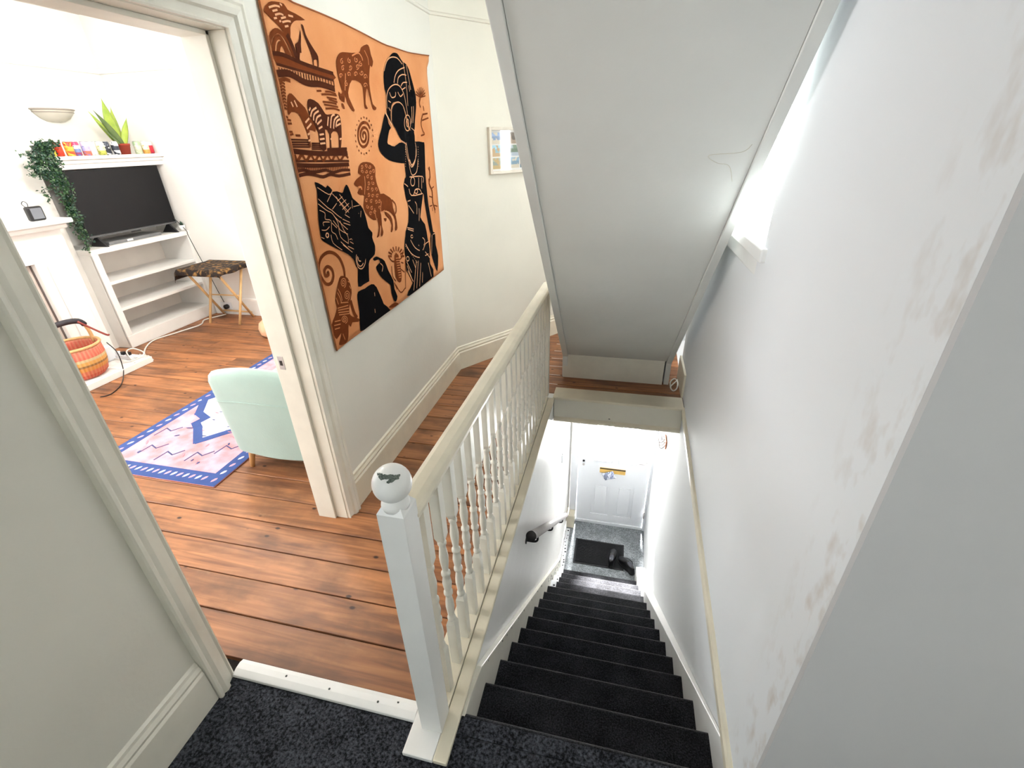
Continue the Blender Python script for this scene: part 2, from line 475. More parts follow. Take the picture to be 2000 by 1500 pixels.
def catmull(p, closed, k=3):
    n = len(p); out = []
    if n < 3 or k < 2:
        return list(p)
    rng = range(n) if closed else range(n - 1)
    for i in rng:
        g = (lambda j: p[j % n]) if closed else (lambda j: p[max(0, min(n - 1, j))])
        a, b, c, d = g(i - 1), g(i), g(i + 1), g(i + 2)
        for s in range(k):
            t = s / k
            out.append(tuple(0.5 * (2 * b[q] + (c[q] - a[q]) * t + (2 * a[q] - 5 * b[q] + 4 * c[q] - d[q]) * t * t + (3 * b[q] - a[q] - 3 * c[q] + d[q]) * t ** 3) for q in range(len(b))))
    if not closed:
        out.append(p[-1])
    return out
PRINT = {"printed_standing_woman":[["F","K",0,[891,1184,912,1223,943,1254,987,1283,1028,1303,1082,1308,1114,1293,1148,1278,1191,1273,1225,1251,1248,1210,1271,1166,1286,1120,1275,1067,1237,999,1210,941,1150,949,1121,1009,1099,1050,1030,1078,965,1075,925,1042,909,990,915,968,867,1008,894,1098,883,1132]],
["F","K",0,[939,1043,973,1066,1024,1077,1075,1065,1102,1025,1126,949,1203,941,1200,887,1196,831,1123,778,1085,816,1068,879,1015,892,976,926,956,950,919,982]],
["F","K",0,[853,1023,876,973,897,954,870,941,827,885,853,874,908,865,978,882,1034,881,1073,856,1041,791,1019,777,914,785,814,801,746,834,724,866,734,897,786,952]],
["F","K",0,[1053,866,1200,887,1324,883,1347,866,1319,731,1308,646,1307,508,1340,338,1296,330,1267,414,1245,545,1229,600,1012,588,973,619,973,662,993,697,1014,707,1016,769]],
["F","K",0,[993,697,1263,690,1219,566,1155,461,1214,409,1236,305,1236,214,1066,268,938,395,935,430,972,458,999,545,982,580,973,619]],
["F","K",0,[942,429,1086,387,1089,344,1242,297,1237,187,1235,147,1267,50,856,33,851,66,923,102,861,192,871,268,873,332,905,389]],
["F","K",0,[1296,333,1369,330,1365,247,1391,167,1344,66,1304,131,1270,206,1274,272]],["L","O",0.5,[903,1211,944,1256,1001,1281,1075,1286,1133,1266]],["L","O",0.5,[1000,1168,1028,1205,1079,1233,1162,1254]],["L","O",0.5,[1042,1167,1062,1197,1117,1216,1174,1219]],["L","O",0.5,[1083,1159,1116,1178,1175,1185]],["L","O",0.5,[1094,1144,1144,1158]],["L","O",0.5,[879,1044,894,1098,934,1136,1003,1160,1066,1158,1111,1125,1127,1068,1132,1026]],["L","O",0.5,[915,990,934,1042,974,1070,1031,1081,1081,1066,1105,1034]],["L","O",0.5,[1147,1276,1160,1210,1160,1137,1151,1069]],["L","O",0.5,[1190,1269,1221,1141,1232,1056,1198,985]],["L","O",0.5,[1195,1172,1208,1098,1193,1011,1158,975]],["L","O",0.5,[1054,870,1060,812,1102,752,1169,786,1208,864]],["L","O",0.5,[1070,883,1079,798,1118,765,1198,817,1201,882]],["L","O",0.5,[1004,894,1057,879]],["L","O",0.5,[1165,958,1217,943]],["L","O",0.5,[934,1120,952,1098,996,1105,1007,1126]],["L","O",0.5,[1035,1128,1061,1109,1099,1124]],["L","O",0.5,[906,1080,934,1074]],["L","O",0.5,[900,1049,916,1034]],["L","O",1.0,[853,1023,910,968]],["L","O",0.5,[1164,984,1154,967,1137,952,1117,944,1096,944,1081,951,1073,965,1074,982,1084,999,1100,1013,1120,1021,1141,1022,1157,1015,1165,1002,1164,984]],["L","O",0.6,[1136,984,1132,976,1125,969,1117,965,1109,965,1103,969,1100,975,1101,983,1105,991,1112,997,1120,1001,1128,1001,1134,998,1137,991,1136,984]],["L","O",0.5,[1050,861,1055,858]],["L","O",0.5,[1236,859,1239,855]],["L","O",0.5,[1047,849,1051,845]],["L","O",0.5,[1233,846,1235,842]],["L","O",0.5,[1044,837,1047,833]],["L","O",0.5,[1229,833,1232,829]],["L","O",0.5,[1041,824,1043,821]],["L","O",0.5,[1225,820,1228,816]],["L","O",0.5,[1038,812,1040,809]],["L","O",0.5,[1221,806,1224,803]],["L","O",0.5,[1034,800,1036,796]],["L","O",0.5,[1217,793,1220,790]],["L","O",0.5,[1029,787,1032,784]],["L","O",0.5,[1213,780,1216,776]],["L","O",0.5,[1024,775,1028,771]],["L","O",0.5,[1209,767,1212,763]],["L","O",0.5,[1020,763,1024,759]],["L","O",0.5,[1205,754,1208,750]],["L","O",0.55,[1061,701,1255,691,1253,656]],["L","O",0.55,[1238,686,1220,624]],["L","O",0.55,[1191,689,1175,634]],["L","O",0.55,[976,672,1030,646,1059,599,1227,594]],["L","O",0.55,[1088,597,1127,627,1187,621,1211,596]],["L","O",0.55,[994,573,1065,571,1117,542,1107,485]],["L","O",0.55,[1001,550,1095,469]],["L","O",0.55,[1148,515,1135,458,1109,402,1077,358]],["L","O",0.55,[1093,464,1099,403]],["L","O",0.55,[943,431,1088,393]],["L","O",0.55,[946,421,1084,380]],["L","O",0.55,[892,345,959,273,1085,221,1219,217]],["L","O",0.55,[969,354,1027,295,1128,256,1188,288,1259,294]],["L","O",0.55,[877,243,926,164]],["L","O",0.55,[877,219,916,129]],["L","O",0.55,[875,189,932,106]],["L","O",0.55,[963,235,992,179]],["L","O",0.55,[1019,216,923,51]],["L","O",0.55,[1049,210,970,51]],["L","O",0.55,[1098,211,1018,50]],["L","O",0.55,[1128,198,1071,62]],["L","O",0.55,[1176,187,1176,67]],["L","O",0.55,[1152,193,1122,61]],["L","O",0.55,[1203,161,1229,60]],["L","O",0.55,[1174,240,1237,187]],["L","O",0.55,[1312,324,1270,206]],["L","O",0.55,[1331,325,1371,325]],["L","O",0.55,[1076,793,1077,751,1100,709,1171,724,1213,788]],["L","O",0.55,[1089,793,1114,757,1168,790]],["L","O",0.55,[1125,672,1119,661,1109,653,1096,650,1083,651,1073,656,1068,665,1068,676,1074,686,1084,694,1097,698,1110,697,1120,691,1126,682,1125,672]],["L","O",0.55,[1099,509,1093,500,1083,493,1070,491,1057,492,1047,498,1041,507,1041,517,1047,526,1057,533,1070,536,1083,534,1093,528,1099,520,1099,509]],["L","O",0.55,[1183,302,1174,291,1156,285,1132,284,1108,289,1088,298,1076,310,1075,322,1083,333,1100,339,1123,340,1148,336,1168,327,1181,315,1183,302]],["L","O",0.55,[1152,613,1148,608,1141,604,1132,603,1123,604,1115,607,1111,612,1110,617,1114,622,1121,626,1130,627,1139,626,1147,623,1151,619,1152,613]],["L","O",0.55,[1014,367,1011,364,1005,362,998,361,990,363,984,366,980,369,980,373,982,376,988,378,995,378,1003,377,1009,374,1013,371,1014,367]],["L","O",0.55,[915,252,911,247,904,244,896,243,888,245,881,249,877,255,877,261,880,265,887,269,895,269,904,267,910,263,914,258,915,252]],["L","O",0.4,[888,334,891,329]],["L","O",0.4,[903,321,905,316]],["L","O",0.4,[917,308,920,302]],["L","O",0.4,[932,294,935,289]],["L","O",0.4,[947,280,950,275]],["L","O",0.4,[962,266,965,260]],["L","O",0.4,[977,252,980,246]],["L","O",0.4,[993,237,996,232]],["L","O",0.4,[1008,223,1011,217]],["L","O",0.4,[1024,208,1028,202]]],"printed_palm_and_lizard":[["L","B",0.7,[1355,1124,1288,1135]],["L","B",0.7,[1355,1124,1301,1151]],["L","B",0.7,[1355,1124,1323,1165]],["L","B",0.7,[1355,1124,1349,1174]],["L","B",0.7,[1355,1124,1377,1178]],["L","B",0.7,[1355,1124,1403,1175]],["L","B",0.7,[1355,1124,1422,1167]],["L","B",0.7,[1355,1124,1433,1153]],["L","B",0.7,[1355,1124,1432,1137]],["L","B",1.2,[1360,1133,1333,1096,1339,1070]],["L","B",0.9,[1370,1040,1328,988,1343,947,1365,928,1307,919]],["L","B",0.9,[1369,1035,1440,1043]],["L","B",0.9,[1346,1002,1448,1019]],["L","B",0.9,[1388,1054,1382,1081]],["L","B",1.6,[1386,741,1386,682,1358,642,1396,591,1386,523,1417,469]],["L","B",0.8,[1367,736,1386,712]],["L","B",0.8,[1358,672,1358,642]],["L","B",0.8,[1392,609,1430,618]],["L","B",0.8,[1336,566,1386,555]],["L","B",0.8,[1372,506,1328,505]],["L","B",0.8,[1407,502,1460,489]],["L","B",0.8,[1411,483,1411,451]],["L","B",0.8,[1369,494,1371,469]]],"printed_woman_in_profile":[["F","K",0,[121,745,169,728,190,717,207,725,237,703,226,697,273,695,314,684,330,694,360,716,378,701,392,664,401,650,459,612,481,578,491,530,496,500,526,473,517,452,523,428,531,403,514,364,468,351,441,330,418,250,419,247,361,247,302,251,330,331,315,348,306,383,264,418,187,458,98,508,85,532,92,596,110,660,124,717]],
["F","K",0,[294,227,360,224,433,227,481,197,530,81,550,28,282,21,255,54,274,128,275,195]],
["F","K",0,[490,347,525,351,562,335,606,309,632,249,672,183,671,134,694,83,667,59,642,76,628,121,632,163,603,188,552,227,521,264,507,300,554,313,543,331,502,333]],
["F","B",0,[578,56,656,57,698,31,611,40]],
["F","K",0,[528,88,589,30,550,27]],["L","O",0.32,[129,723,200,689,232,697]],["L","O",0.32,[118,680,170,640,199,624,238,597,269,580]],["L","O",0.32,[111,661,160,629,200,609,228,569,234,536,295,505]],["L","O",0.32,[112,635,145,619,139,595,178,583,168,540,192,523,202,498]],["L","O",0.32,[119,570,121,585,165,579]],["L","O",0.32,[99,556,131,551,158,561]],["L","O",0.32,[157,526,162,489,221,447]],["L","O",0.32,[84,529,105,519]],["L","O",0.32,[248,573,264,531,291,496,283,463]],["L","O",0.32,[228,553,229,503,281,466]],["L","O",0.32,[222,484,283,435]],["L","O",0.32,[235,468,305,419]],["L","O",0.32,[385,645,370,562,373,492,343,426]],["L","O",0.32,[451,589,400,487,368,435]],["L","O",0.32,[426,582,380,490,361,458]],["L","O",0.32,[326,555,371,527]],["L","O",0.32,[327,520,361,497]],["L","O",0.32,[229,689,301,631,361,577]],["L","O",0.32,[254,675,317,603]],["L","O",0.32,[287,681,349,619]],["L","O",0.32,[275,559,346,535]],["L","O",0.32,[389,616,446,616]],["L","O",0.32,[178,661,209,682,231,695]],["L","O",0.32,[206,627,250,647]],["L","O",0.32,[181,573,213,546]],["L","O",0.32,[195,581,221,551]],["L","O",0.32,[300,592,357,564]],["L","O",0.32,[274,576,326,555]],["L","O",0.32,[325,493,324,472]],["L","O",0.32,[299,480,326,479]],["L","O",0.32,[208,598,265,551,302,525]],["L","O",0.32,[302,469,343,447]],["L","O",0.32,[276,453,323,430]],["L","O",0.32,[259,655,308,669]],["L","O",0.32,[270,635,335,653]],["L","O",0.32,[289,616,355,635]],["L","O",0.32,[308,597,368,616]],["L","O",0.5,[140,527,138,524,134,521,129,520,125,521,122,524,120,527,120,531,123,534,126,537,131,538,135,537,139,534,140,531,140,527]],["L","O",0.5,[417,362,406,343,387,330,366,325,346,330,331,343,325,362,327,382,339,401,356,414,377,419,397,414,412,402,420,383,417,362]],["L","O",0.5,[383,373,379,368,373,364,365,363,357,365,351,369,348,375,349,381,353,387,359,390,367,391,374,390,380,386,383,380,383,373]],["L","O",0.5,[396,361,389,349,377,342,362,339,348,342,338,351,333,362,334,375,342,387,353,394,368,397,381,394,392,386,397,374,396,361]],["L","O",0.5,[553,309,576,287,559,263]],["L","O",0.4,[449,178,447,158]],["L","O",0.4,[425,94,422,73]]],"printed_scarab":[["L","B",1.1,[700,313,657,324]],["L","B",1.1,[707,323,670,342]],["L","B",1.1,[722,329,696,354]],["L","B",1.1,[741,331,731,359]],["L","B",1.1,[763,329,770,355]],["L","B",1.1,[784,323,807,344]],["L","B",1.1,[801,313,837,325]],["L","B",1.1,[810,301,855,303]],["L","B",1.1,[811,289,857,281]],
["F","B",0,[733,310,785,302,790,174,751,148,708,195]],["L","C",0.5,[744,293,789,285]],["L","C",0.5,[744,279,788,271]],["L","C",0.5,[745,265,787,257]],["L","C",0.5,[745,251,785,244]],["L","C",0.5,[746,237,784,230]],["L","C",0.5,[746,223,783,216]],["L","C",0.5,[747,208,782,202]],["L","C",0.5,[747,194,780,188]],["L","C",0.5,[748,180,779,174]],["L","B",0.8,[657,326,692,289,737,277]],["L","B",0.8,[857,318,824,281,776,275]],["L","B",0.8,[679,263,674,204,707,169]],["L","B",0.8,[805,255,834,244]],["L","B",0.8,[789,219,833,190]],["L","B",0.8,[696,150,748,89,815,98]],["L","B",0.8,[865,259,818,92]],["L","B",0.8,[682,167,706,120]]],"printed_curly_tailed_tiger":[["L","B",1.5,[203,327,209,361,194,410,157,445,108,459,57,447,28,415,29,372,55,332,95,327,119,352,116,384,87,402,62,390,62,367,86,367,82,382]],
["F","B",0,[159,331,186,335,225,314,238,273,236,237,201,187,188,153,207,127,262,96,251,84,198,100,178,83,163,101,150,66,131,31,95,26,53,39,66,57,89,86,46,73,29,98,30,150,65,177,95,207,95,243,124,288]],["L","B",2.2,[214,206,226,140,244,107]],["L","C",0.4,[183,303,183,302,183,301,181,300,179,300,176,301,175,303,175,306,176,309,179,312,184,313,188,312,192,309,194,304,193,298,189,294,184,290,177,290,170,292,166,298,164,305,166,312,172,319,180,322,189,322,198,318,203,310,204,300,200,291,192,283,181,280]],["L","C",0.4,[193,238,194,237,193,236,191,235,189,235,186,236,185,238,185,242,186,245,189,247,194,248,198,247,202,244,204,239,203,233,200,228,194,225,187,225,180,228,175,233,174,241,176,248,182,255,190,258,200,258,208,253,214,245,215,235,211,225,202,217,191,214]],["L","C",0.4,[137,137,137,136,136,135,135,134,132,135,129,136,128,138,127,141,129,143,132,145,136,145,141,143,146,140,148,136,148,131,145,128,139,126,131,126,124,130,118,135,116,141,117,148,123,152,131,154,142,152,151,147,158,140,160,131,157,123,149,118,137,117]],["L","C",0.45,[131,289,145,257,147,227]],["L","C",0.45,[122,274,134,245,138,219]],["L","C",0.45,[105,254,112,220]],["L","C",0.45,[100,205,188,191]],["L","C",0.45,[100,195,190,176]],["L","C",0.45,[99,184,185,162]],["L","C",0.45,[101,172,187,150]],["L","C",0.45,[56,155,104,145]],["L","C",0.45,[45,140,98,128]],["L","C",0.45,[44,122,86,114]],["L","C",0.45,[132,221,193,205]],["L","C",0.45,[220,300,237,289]],["L","C",0.45,[226,277,233,260]],["L","C",0.45,[100,78,108,44]]],"printed_lion":[["F","B",0,[487,770,504,790,544,802,618,797,660,773,650,732,655,693,677,645,673,608,649,560,584,527,537,541,493,577,484,610,505,652,468,659,446,673,473,692,443,701,429,714,461,733,504,745,482,755]],
["F","B",0,[677,645,751,627,793,602,796,559,816,512,818,449,792,438,787,450,801,492,771,533,712,558,656,557]],
["F","B",0,[591,591,628,590,651,542,641,488,646,455,624,437,611,447,629,476,623,494,595,446,563,441,575,453,600,484,601,532]],
["F","B",0,[694,554,738,537,770,504,761,447,732,440,751,474,737,509,703,531]],
["F","B",0,[672,522,707,517,689,502]],["L","B",1.1,[793,602,828,576,830,543,812,527]],["L","C",0.35,[524,783,522,782,520,783,520,785,524,788,531,787,535,784,534,779,526,775,514,776]],["L","C",0.35,[566,784,565,783,562,782,559,784,559,787,564,790,572,790,578,786,576,780,567,775]],["L","C",0.35,[604,779,602,779,602,781,606,783,611,782,615,779,612,775,604,772,593,773,588,779]],["L","C",0.35,[634,758,632,757,629,758,627,760,629,763,636,764,644,763,647,758,642,752,630,750]],["L","C",0.35,[518,762,518,761,515,760,511,761,510,764,514,767,522,768,529,765,530,760,522,754]],["L","C",0.35,[562,759,560,760,561,762,564,763,570,763,573,759,570,755,562,753,552,754,547,760]],["L","C",0.35,[603,752,605,751,605,749,601,748,596,748,592,751,595,756,603,759,614,757,619,752]],["L","C",0.35,[569,735,571,736,573,734,572,732,567,730,560,731,557,735,561,740,570,743,582,741]],["L","C",0.35,[608,726,610,727,613,726,612,723,608,721,601,721,596,725,598,730,607,734,619,733]],["L","C",0.35,[566,706,564,705,561,706,561,709,565,711,572,711,577,708,577,703,569,698,557,699]],["L","C",0.35,[613,703,613,704,615,706,620,705,623,702,620,698,612,696,603,698,599,704,604,710]],["L","C",0.35,[551,685,549,685,547,686,548,689,553,690,560,689,563,685,559,680,549,677,538,680]],["L","C",0.35,[591,675,589,674,586,675,585,677,587,680,594,681,601,679,604,674,598,668,586,667]],["L","C",0.35,[634,672,633,670,630,670,627,672,627,675,633,678,641,677,647,673,646,667,635,662]],["L","C",0.35,[548,653,546,653,543,654,543,656,546,659,553,659,559,656,559,650,551,646,539,646]],["L","C",0.35,[588,644,590,643,590,641,586,640,580,641,577,645,580,649,589,651,599,649,604,643]],["L","C",0.35,[638,639,640,639,642,638,640,635,634,634,628,636,625,641,631,646,642,647,653,643]],["L","C",0.35,[518,629,521,629,522,628,521,625,516,624,510,626,507,630,511,635,521,637,531,634]],["L","C",0.35,[565,621,567,621,569,619,568,617,563,615,556,617,553,621,557,626,567,629,578,626]],["L","C",0.35,[614,614,612,613,609,614,608,616,611,619,619,620,625,617,627,611,620,606,607,606]],["L","C",0.35,[651,613,648,613,647,615,649,617,655,618,661,616,663,611,658,607,646,605,636,609]],["L","C",0.35,[521,600,522,601,525,601,528,599,528,596,522,593,514,594,509,598,510,604,520,608]],["L","C",0.35,[560,588,562,589,565,588,566,585,562,583,555,583,549,586,549,592,557,596,569,596]],["L","C",0.35,[539,565,541,564,542,563,540,560,534,560,529,563,528,568,534,572,545,572,554,567]],["L","C",0.35,[583,566,585,565,586,563,583,561,577,561,572,565,573,569,580,573,591,572,599,566]],["L","C",0.35,[642,581,641,579,637,579,634,581,634,584,639,587,648,587,655,583,654,576,645,571]],["L","C",0.5,[536,740,530,703,508,658]],["L","C",0.5,[673,608,649,560,697,560]],["L","C",0.9,[461,695,487,694,489,682]],["L","C",0.5,[589,584,585,551,596,516]]],"printed_jaguar":[["F","B",0,[449,1198,479,1226,519,1240,601,1248,666,1259,681,1268,698,1283,753,1301,776,1294,783,1264,796,1238,773,1212,758,1217,737,1180,723,1140,723,1091,729,1055,760,1042,747,1030,721,1033,713,1061,702,1103,690,1117,671,1087,659,1051,674,1034,644,1033,647,1065,654,1121,624,1139,563,1140,520,1103,508,1070,544,1021,519,1017,486,1048,478,1078,460,1047,425,1058,425,1087,440,1078,458,1089,447,1117,442,1160]],
["F","B",0,[434,1042,450,1040,455,1022,437,1023]],["L","C",0.35,[498,1204,499,1205,503,1206,506,1205,504,1201,497,1197,488,1197,485,1202,492,1210,506,1215]],["L","C",0.35,[496,1179,498,1180,502,1180,503,1178,499,1174,491,1172,485,1174,486,1181,496,1187,510,1189]],["L","C",0.35,[566,1214,565,1216,568,1218,574,1218,576,1215,572,1210,562,1207,553,1209,553,1216,563,1224]],["L","C",0.35,[566,1188,564,1187,560,1187,560,1190,565,1194,573,1195,579,1192,575,1185,563,1179,550,1179]],["L","C",0.35,[630,1225,629,1226,631,1229,637,1230,641,1227,638,1222,628,1217,618,1218,615,1225,624,1234]],["L","C",0.35,[631,1199,630,1197,626,1196,622,1198,624,1202,632,1206,642,1206,645,1200,637,1192,621,1187]],["L","C",0.35,[542,1161,544,1160,542,1158,537,1156,532,1157,531,1162,539,1167,550,1169,557,1165,554,1156]],["L","C",0.35,[604,1168,606,1168,607,1165,602,1162,595,1162,592,1165,596,1171,607,1176,619,1175,621,1167]],["L","C",0.35,[665,1213,665,1215,669,1217,674,1216,675,1212,668,1207,657,1205,650,1209,653,1217,667,1224]],["L","C",0.35,[662,1178,659,1178,657,1180,661,1183,668,1185,674,1182,673,1176,662,1170,649,1170,642,1176]],["L","C",0.35,[691,1166,694,1165,693,1163,687,1160,681,1161,679,1165,685,1172,698,1175,708,1171,707,1162]],["L","C",0.35,[504,1122,504,1123,508,1125,512,1124,512,1120,505,1115,496,1115,490,1119,495,1127,509,1133]],["L","C",0.35,[679,1130,681,1130,681,1128,676,1125,669,1125,666,1129,671,1135,683,1139,695,1137,696,1128]],["L","C",0.35,[465,1148,468,1148,468,1146,465,1143,458,1142,454,1145,457,1151,467,1155,478,1155,482,1148]],["L","C",0.6,[598,1237,657,1255,684,1242,688,1229]],["L","C",0.5,[512,1161,481,1094]],["L","C",0.4,[719,1273,743,1246,742,1218]],["L","C",0.4,[690,1117,698,1068]]],"printed_spiral_sun":[["L","B",1.25,[591,911,589,911,587,912,585,914,585,917,587,921,590,925,595,928,600,930,606,930,611,928,615,925,617,919,617,912,613,905,607,899,598,893,588,890,578,890,570,893,564,899,561,907,562,917,567,928,576,937,588,945,601,950,615,951,628,948,638,941,643,930,642,916,636,902,625,888,609,877,591,870,573,868,556,872,544,881,537,894,537,910,543,928,556,945,574,959,595,969,617,973,639,971,656,962,667,946]],["L","B",0.9,[682,916,689,916]],["L","B",0.9,[669,892,675,890]],["L","B",0.9,[649,871,653,866]],["L","B",0.9,[624,854,626,847]],["L","B",0.9,[596,844,596,836]],["L","B",0.9,[569,840,566,833]],["L","B",0.9,[545,845,540,838]],["L","B",0.9,[526,856,520,850]],["L","B",0.9,[514,873,508,868]],["L","B",0.9,[510,893,503,891]],["L","B",0.9,[514,916,508,916]],["L","B",0.9,[526,938,521,940]],["L","B",0.9,[544,959,541,963]],["L","B",0.9,[568,975,566,981]],["L","B",0.9,[594,986,595,993]],["L","B",0.9,[621,991,624,998]],["L","B",0.9,[646,988,651,995]],["L","B",0.9,[666,978,673,984]],["L","B",0.9,[680,961,687,966]],["L","B",0.9,[685,940,693,943]]],"printed_tree_and_giraffes":[["F","B",0,[27,1294,66,1322,102,1332,154,1336,172,1322,214,1319,272,1309,214,1298,187,1286,166,1268,151,1231,121,1226,115,1247,94,1261,63,1275,42,1285]],["L","O",0.6,[60,1307,97,1319,124,1321]],["L","O",0.6,[76,1300,106,1309]],["L","O",0.6,[86,1291,116,1300,136,1299]],["L","O",0.6,[117,1287,148,1296]],["L","O",0.6,[120,1276,151,1285,173,1287]],["L","O",0.6,[75,1279,93,1284]],["L","O",0.6,[130,1265,153,1271]],["L","O",0.6,[103,1275,114,1279]],["L","O",0.6,[166,1304,195,1306]],["L","O",0.6,[128,1331,140,1328]],["L","D",2.2,[135,1243,148,1223,164,1187,178,1166]],["L","B",1.6,[18,1174,34,1217,74,1244,109,1239,131,1216,152,1176]],["L","B",1.6,[35,1176,55,1213,84,1228,105,1213,130,1175]],["L","B",1.6,[62,1178,73,1199,90,1209,106,1196,109,1178]],
["F","D",0,[227,1272,223,1249,212,1224,205,1196,195,1195,181,1168,173,1173,175,1198,176,1219,199,1230,213,1251]],
["F","D",0,[239,1289,252,1288,257,1262,276,1237,300,1215,315,1198,307,1164,298,1163,304,1185,280,1182,275,1165,269,1164,272,1185,264,1216,248,1249]]],"printed_patterned_bands":[["F","B",0,[21,1172,87,1175,170,1165,254,1158,407,1149,401,1126,245,1134,130,1138,37,1143]],["L","D",1.4,[21,1172,87,1175,170,1165,254,1158,407,1149]],["L","D",0.9,[37,1142,129,1137,244,1133,400,1124]],["L","D",2.3,[31,1112,86,1119,121,1115,173,1102,223,1098,297,1102,398,1093]],["L","D",0.55,[47,1133,44,1117]],["L","D",0.55,[62,1132,59,1116]],["L","D",0.55,[77,1132,75,1115]],["L","D",0.55,[92,1132,90,1115]],["L","D",0.55,[108,1131,106,1114]],["L","D",0.55,[124,1131,122,1113]],["L","D",0.55,[141,1130,138,1113]],["L","D",0.55,[157,1130,155,1112]],["L","D",0.55,[174,1130,172,1111]],["L","D",0.55,[191,1129,189,1111]],["L","D",0.55,[209,1129,206,1110]],["L","D",0.55,[226,1128,224,1109]],["L","D",0.55,[244,1128,242,1108]],["L","D",0.55,[263,1127,260,1108]],["L","D",0.55,[281,1127,279,1107]],["L","D",0.55,[300,1127,298,1106]],["L","D",0.55,[320,1126,317,1105]],["L","D",0.55,[339,1126,337,1104]],["L","D",0.55,[359,1125,357,1103]],["L","D",0.55,[380,1125,377,1103]],["L","D",0.55,[400,1124,398,1102]],["L","B",0.7,[36,1090,51,1096,64,1092]],["L","B",0.7,[34,1080,49,1086,62,1082]],["L","B",0.7,[33,1070,47,1076,60,1072]],["L","B",0.7,[32,1060,45,1066,58,1062]],["L","B",0.7,[30,1050,44,1056,56,1052]],["L","B",0.7,[29,1040,42,1046,53,1042]],["L","B",0.7,[28,1030,40,1036,51,1032]],["L","B",0.7,[26,1020,38,1026,49,1021]],["L","B",0.7,[25,1010,37,1015,47,1011]],["L","B",0.7,[23,1000,35,1005,44,1001]],["L","B",1.2,[34,1091,67,1099,98,1095]],["L","B",0.75,[291,1066,347,1070,405,1069]],["L","B",0.75,[322,1078,362,1080,401,1074]],["L","B",0.75,[292,1040,348,1040,393,1037]],["L","B",0.75,[299,1030,343,1029,401,1026]],["L","B",0.75,[305,1016,363,1019,409,1014]],["L","B",0.75,[326,1058,400,1055]],["L","B",0.75,[340,1051,402,1045]],["L","B",0.75,[262,1076,295,1079]],["L","B",0.75,[33,967,54,965]],["L","B",0.75,[28,954,55,955]],["L","B",0.75,[22,927,49,927]],["L","B",0.75,[27,917,51,920]],["L","B",0.75,[62,915,91,915]],["L","B",0.75,[28,977,40,974]],["L","D",0.6,[25,901,144,899]],["L","D",0.6,[154,887,223,886]],["L","D",0.6,[25,892,141,891]],["L","D",0.6,[152,880,221,879]],["L","D",0.6,[26,884,137,882]],["L","D",0.6,[149,873,218,872]],["L","D",0.6,[26,876,134,874]],["L","D",0.6,[147,866,215,865]],["L","D",0.9,[260,864,418,864]],["L","D",0.9,[258,859,415,857]],["L","D",1.9,[28,861,188,849,417,844]],["L","B",1.2,[33,850,41,828,76,848,95,825,132,846,153,823,191,844,214,821,254,843,278,818,320,841,346,816,391,839,417,824]],["L","D",0.9,[23,826,419,812]],["L","D",1.6,[28,812,192,803,414,798]],["L","B",0.55,[34,809,29,793]],["L","B",0.55,[44,809,39,792]],["L","B",0.55,[55,808,50,791]],["L","B",0.55,[66,808,61,791]],["L","B",0.55,[77,807,72,790]],["L","B",0.55,[89,807,84,790]],["L","B",0.55,[100,806,95,789]],["L","B",0.55,[111,806,106,788]],["L","B",0.55,[123,805,118,788]],["L","B",0.55,[135,804,130,787]],["L","B",0.55,[147,804,142,786]],["L","B",0.55,[159,803,154,786]],["L","B",0.55,[171,803,166,785]],["L","B",0.55,[183,802,178,784]],["L","B",0.55,[195,802,190,784]],["L","B",0.55,[208,801,203,783]],["L","B",0.55,[221,800,216,782]],["L","B",0.55,[233,800,228,781]],["L","B",0.55,[246,799,241,781]],["L","B",0.55,[260,799,255,780]],["L","B",0.55,[273,798,268,779]],["L","B",0.55,[286,797,281,779]],["L","B",0.55,[300,797,295,778]],["L","B",0.55,[314,796,309,777]],["L","B",0.55,[328,795,323,776]],["L","B",0.55,[342,795,337,775]],["L","B",0.55,[356,794,351,775]],["L","B",0.55,[370,793,365,774]],["L","B",0.55,[385,793,380,773]],["L","B",0.55,[400,792,395,772]],["L","D",1.2,[24,791,68,793,110,783,162,782,219,784,272,772,348,777,415,774]],["L","D",1.3,[22,774,78,778,127,772,187,760,247,766,315,755,413,758]]],"printed_zebras":[["F","B",0,[64,1046,89,1055,118,1035,157,1012,169,992,207,956,196,929,157,934,145,875,130,875,139,912,125,954,105,989,65,993,48,982,46,1002]],
["F","D",0,[180,1033,204,1045,256,1033,288,1002,308,994,380,1000,404,984,392,916,365,859,353,860,367,916,349,933,310,921,296,869,282,870,298,921,270,938,254,864,210,865,216,923,196,956,174,992]],["L","O",0.7,[178,1003,192,1014]],["L","O",0.7,[180,982,199,1003,234,1016]],["L","O",0.7,[196,969,209,991,246,1005]],["L","O",0.7,[209,961,226,981,256,990]],["L","O",0.7,[217,956,256,973]],["L","O",0.7,[222,940,252,949]],["L","O",0.7,[219,918,253,921]],["L","O",0.7,[215,901,252,904]],["L","O",0.7,[212,885,251,887]],["L","O",0.7,[292,952,310,986]],["L","O",0.7,[312,944,334,987,361,996]],["L","O",0.7,[335,942,353,976,389,992]],["L","O",0.7,[355,948,369,971,397,980]],["L","O",0.7,[363,954,397,963]],["L","O",0.7,[74,1027,81,1011]],["L","O",0.7,[95,1033,105,1012]],["L","O",0.7,[137,960,168,976]],["L","O",0.7,[139,939,176,958]],["L","O",0.7,[136,918,153,923]],["L","O",0.7,[133,896,149,899]],["L","O",0.7,[296,901,306,904]],["L","O",0.7,[368,901,384,904]]]}


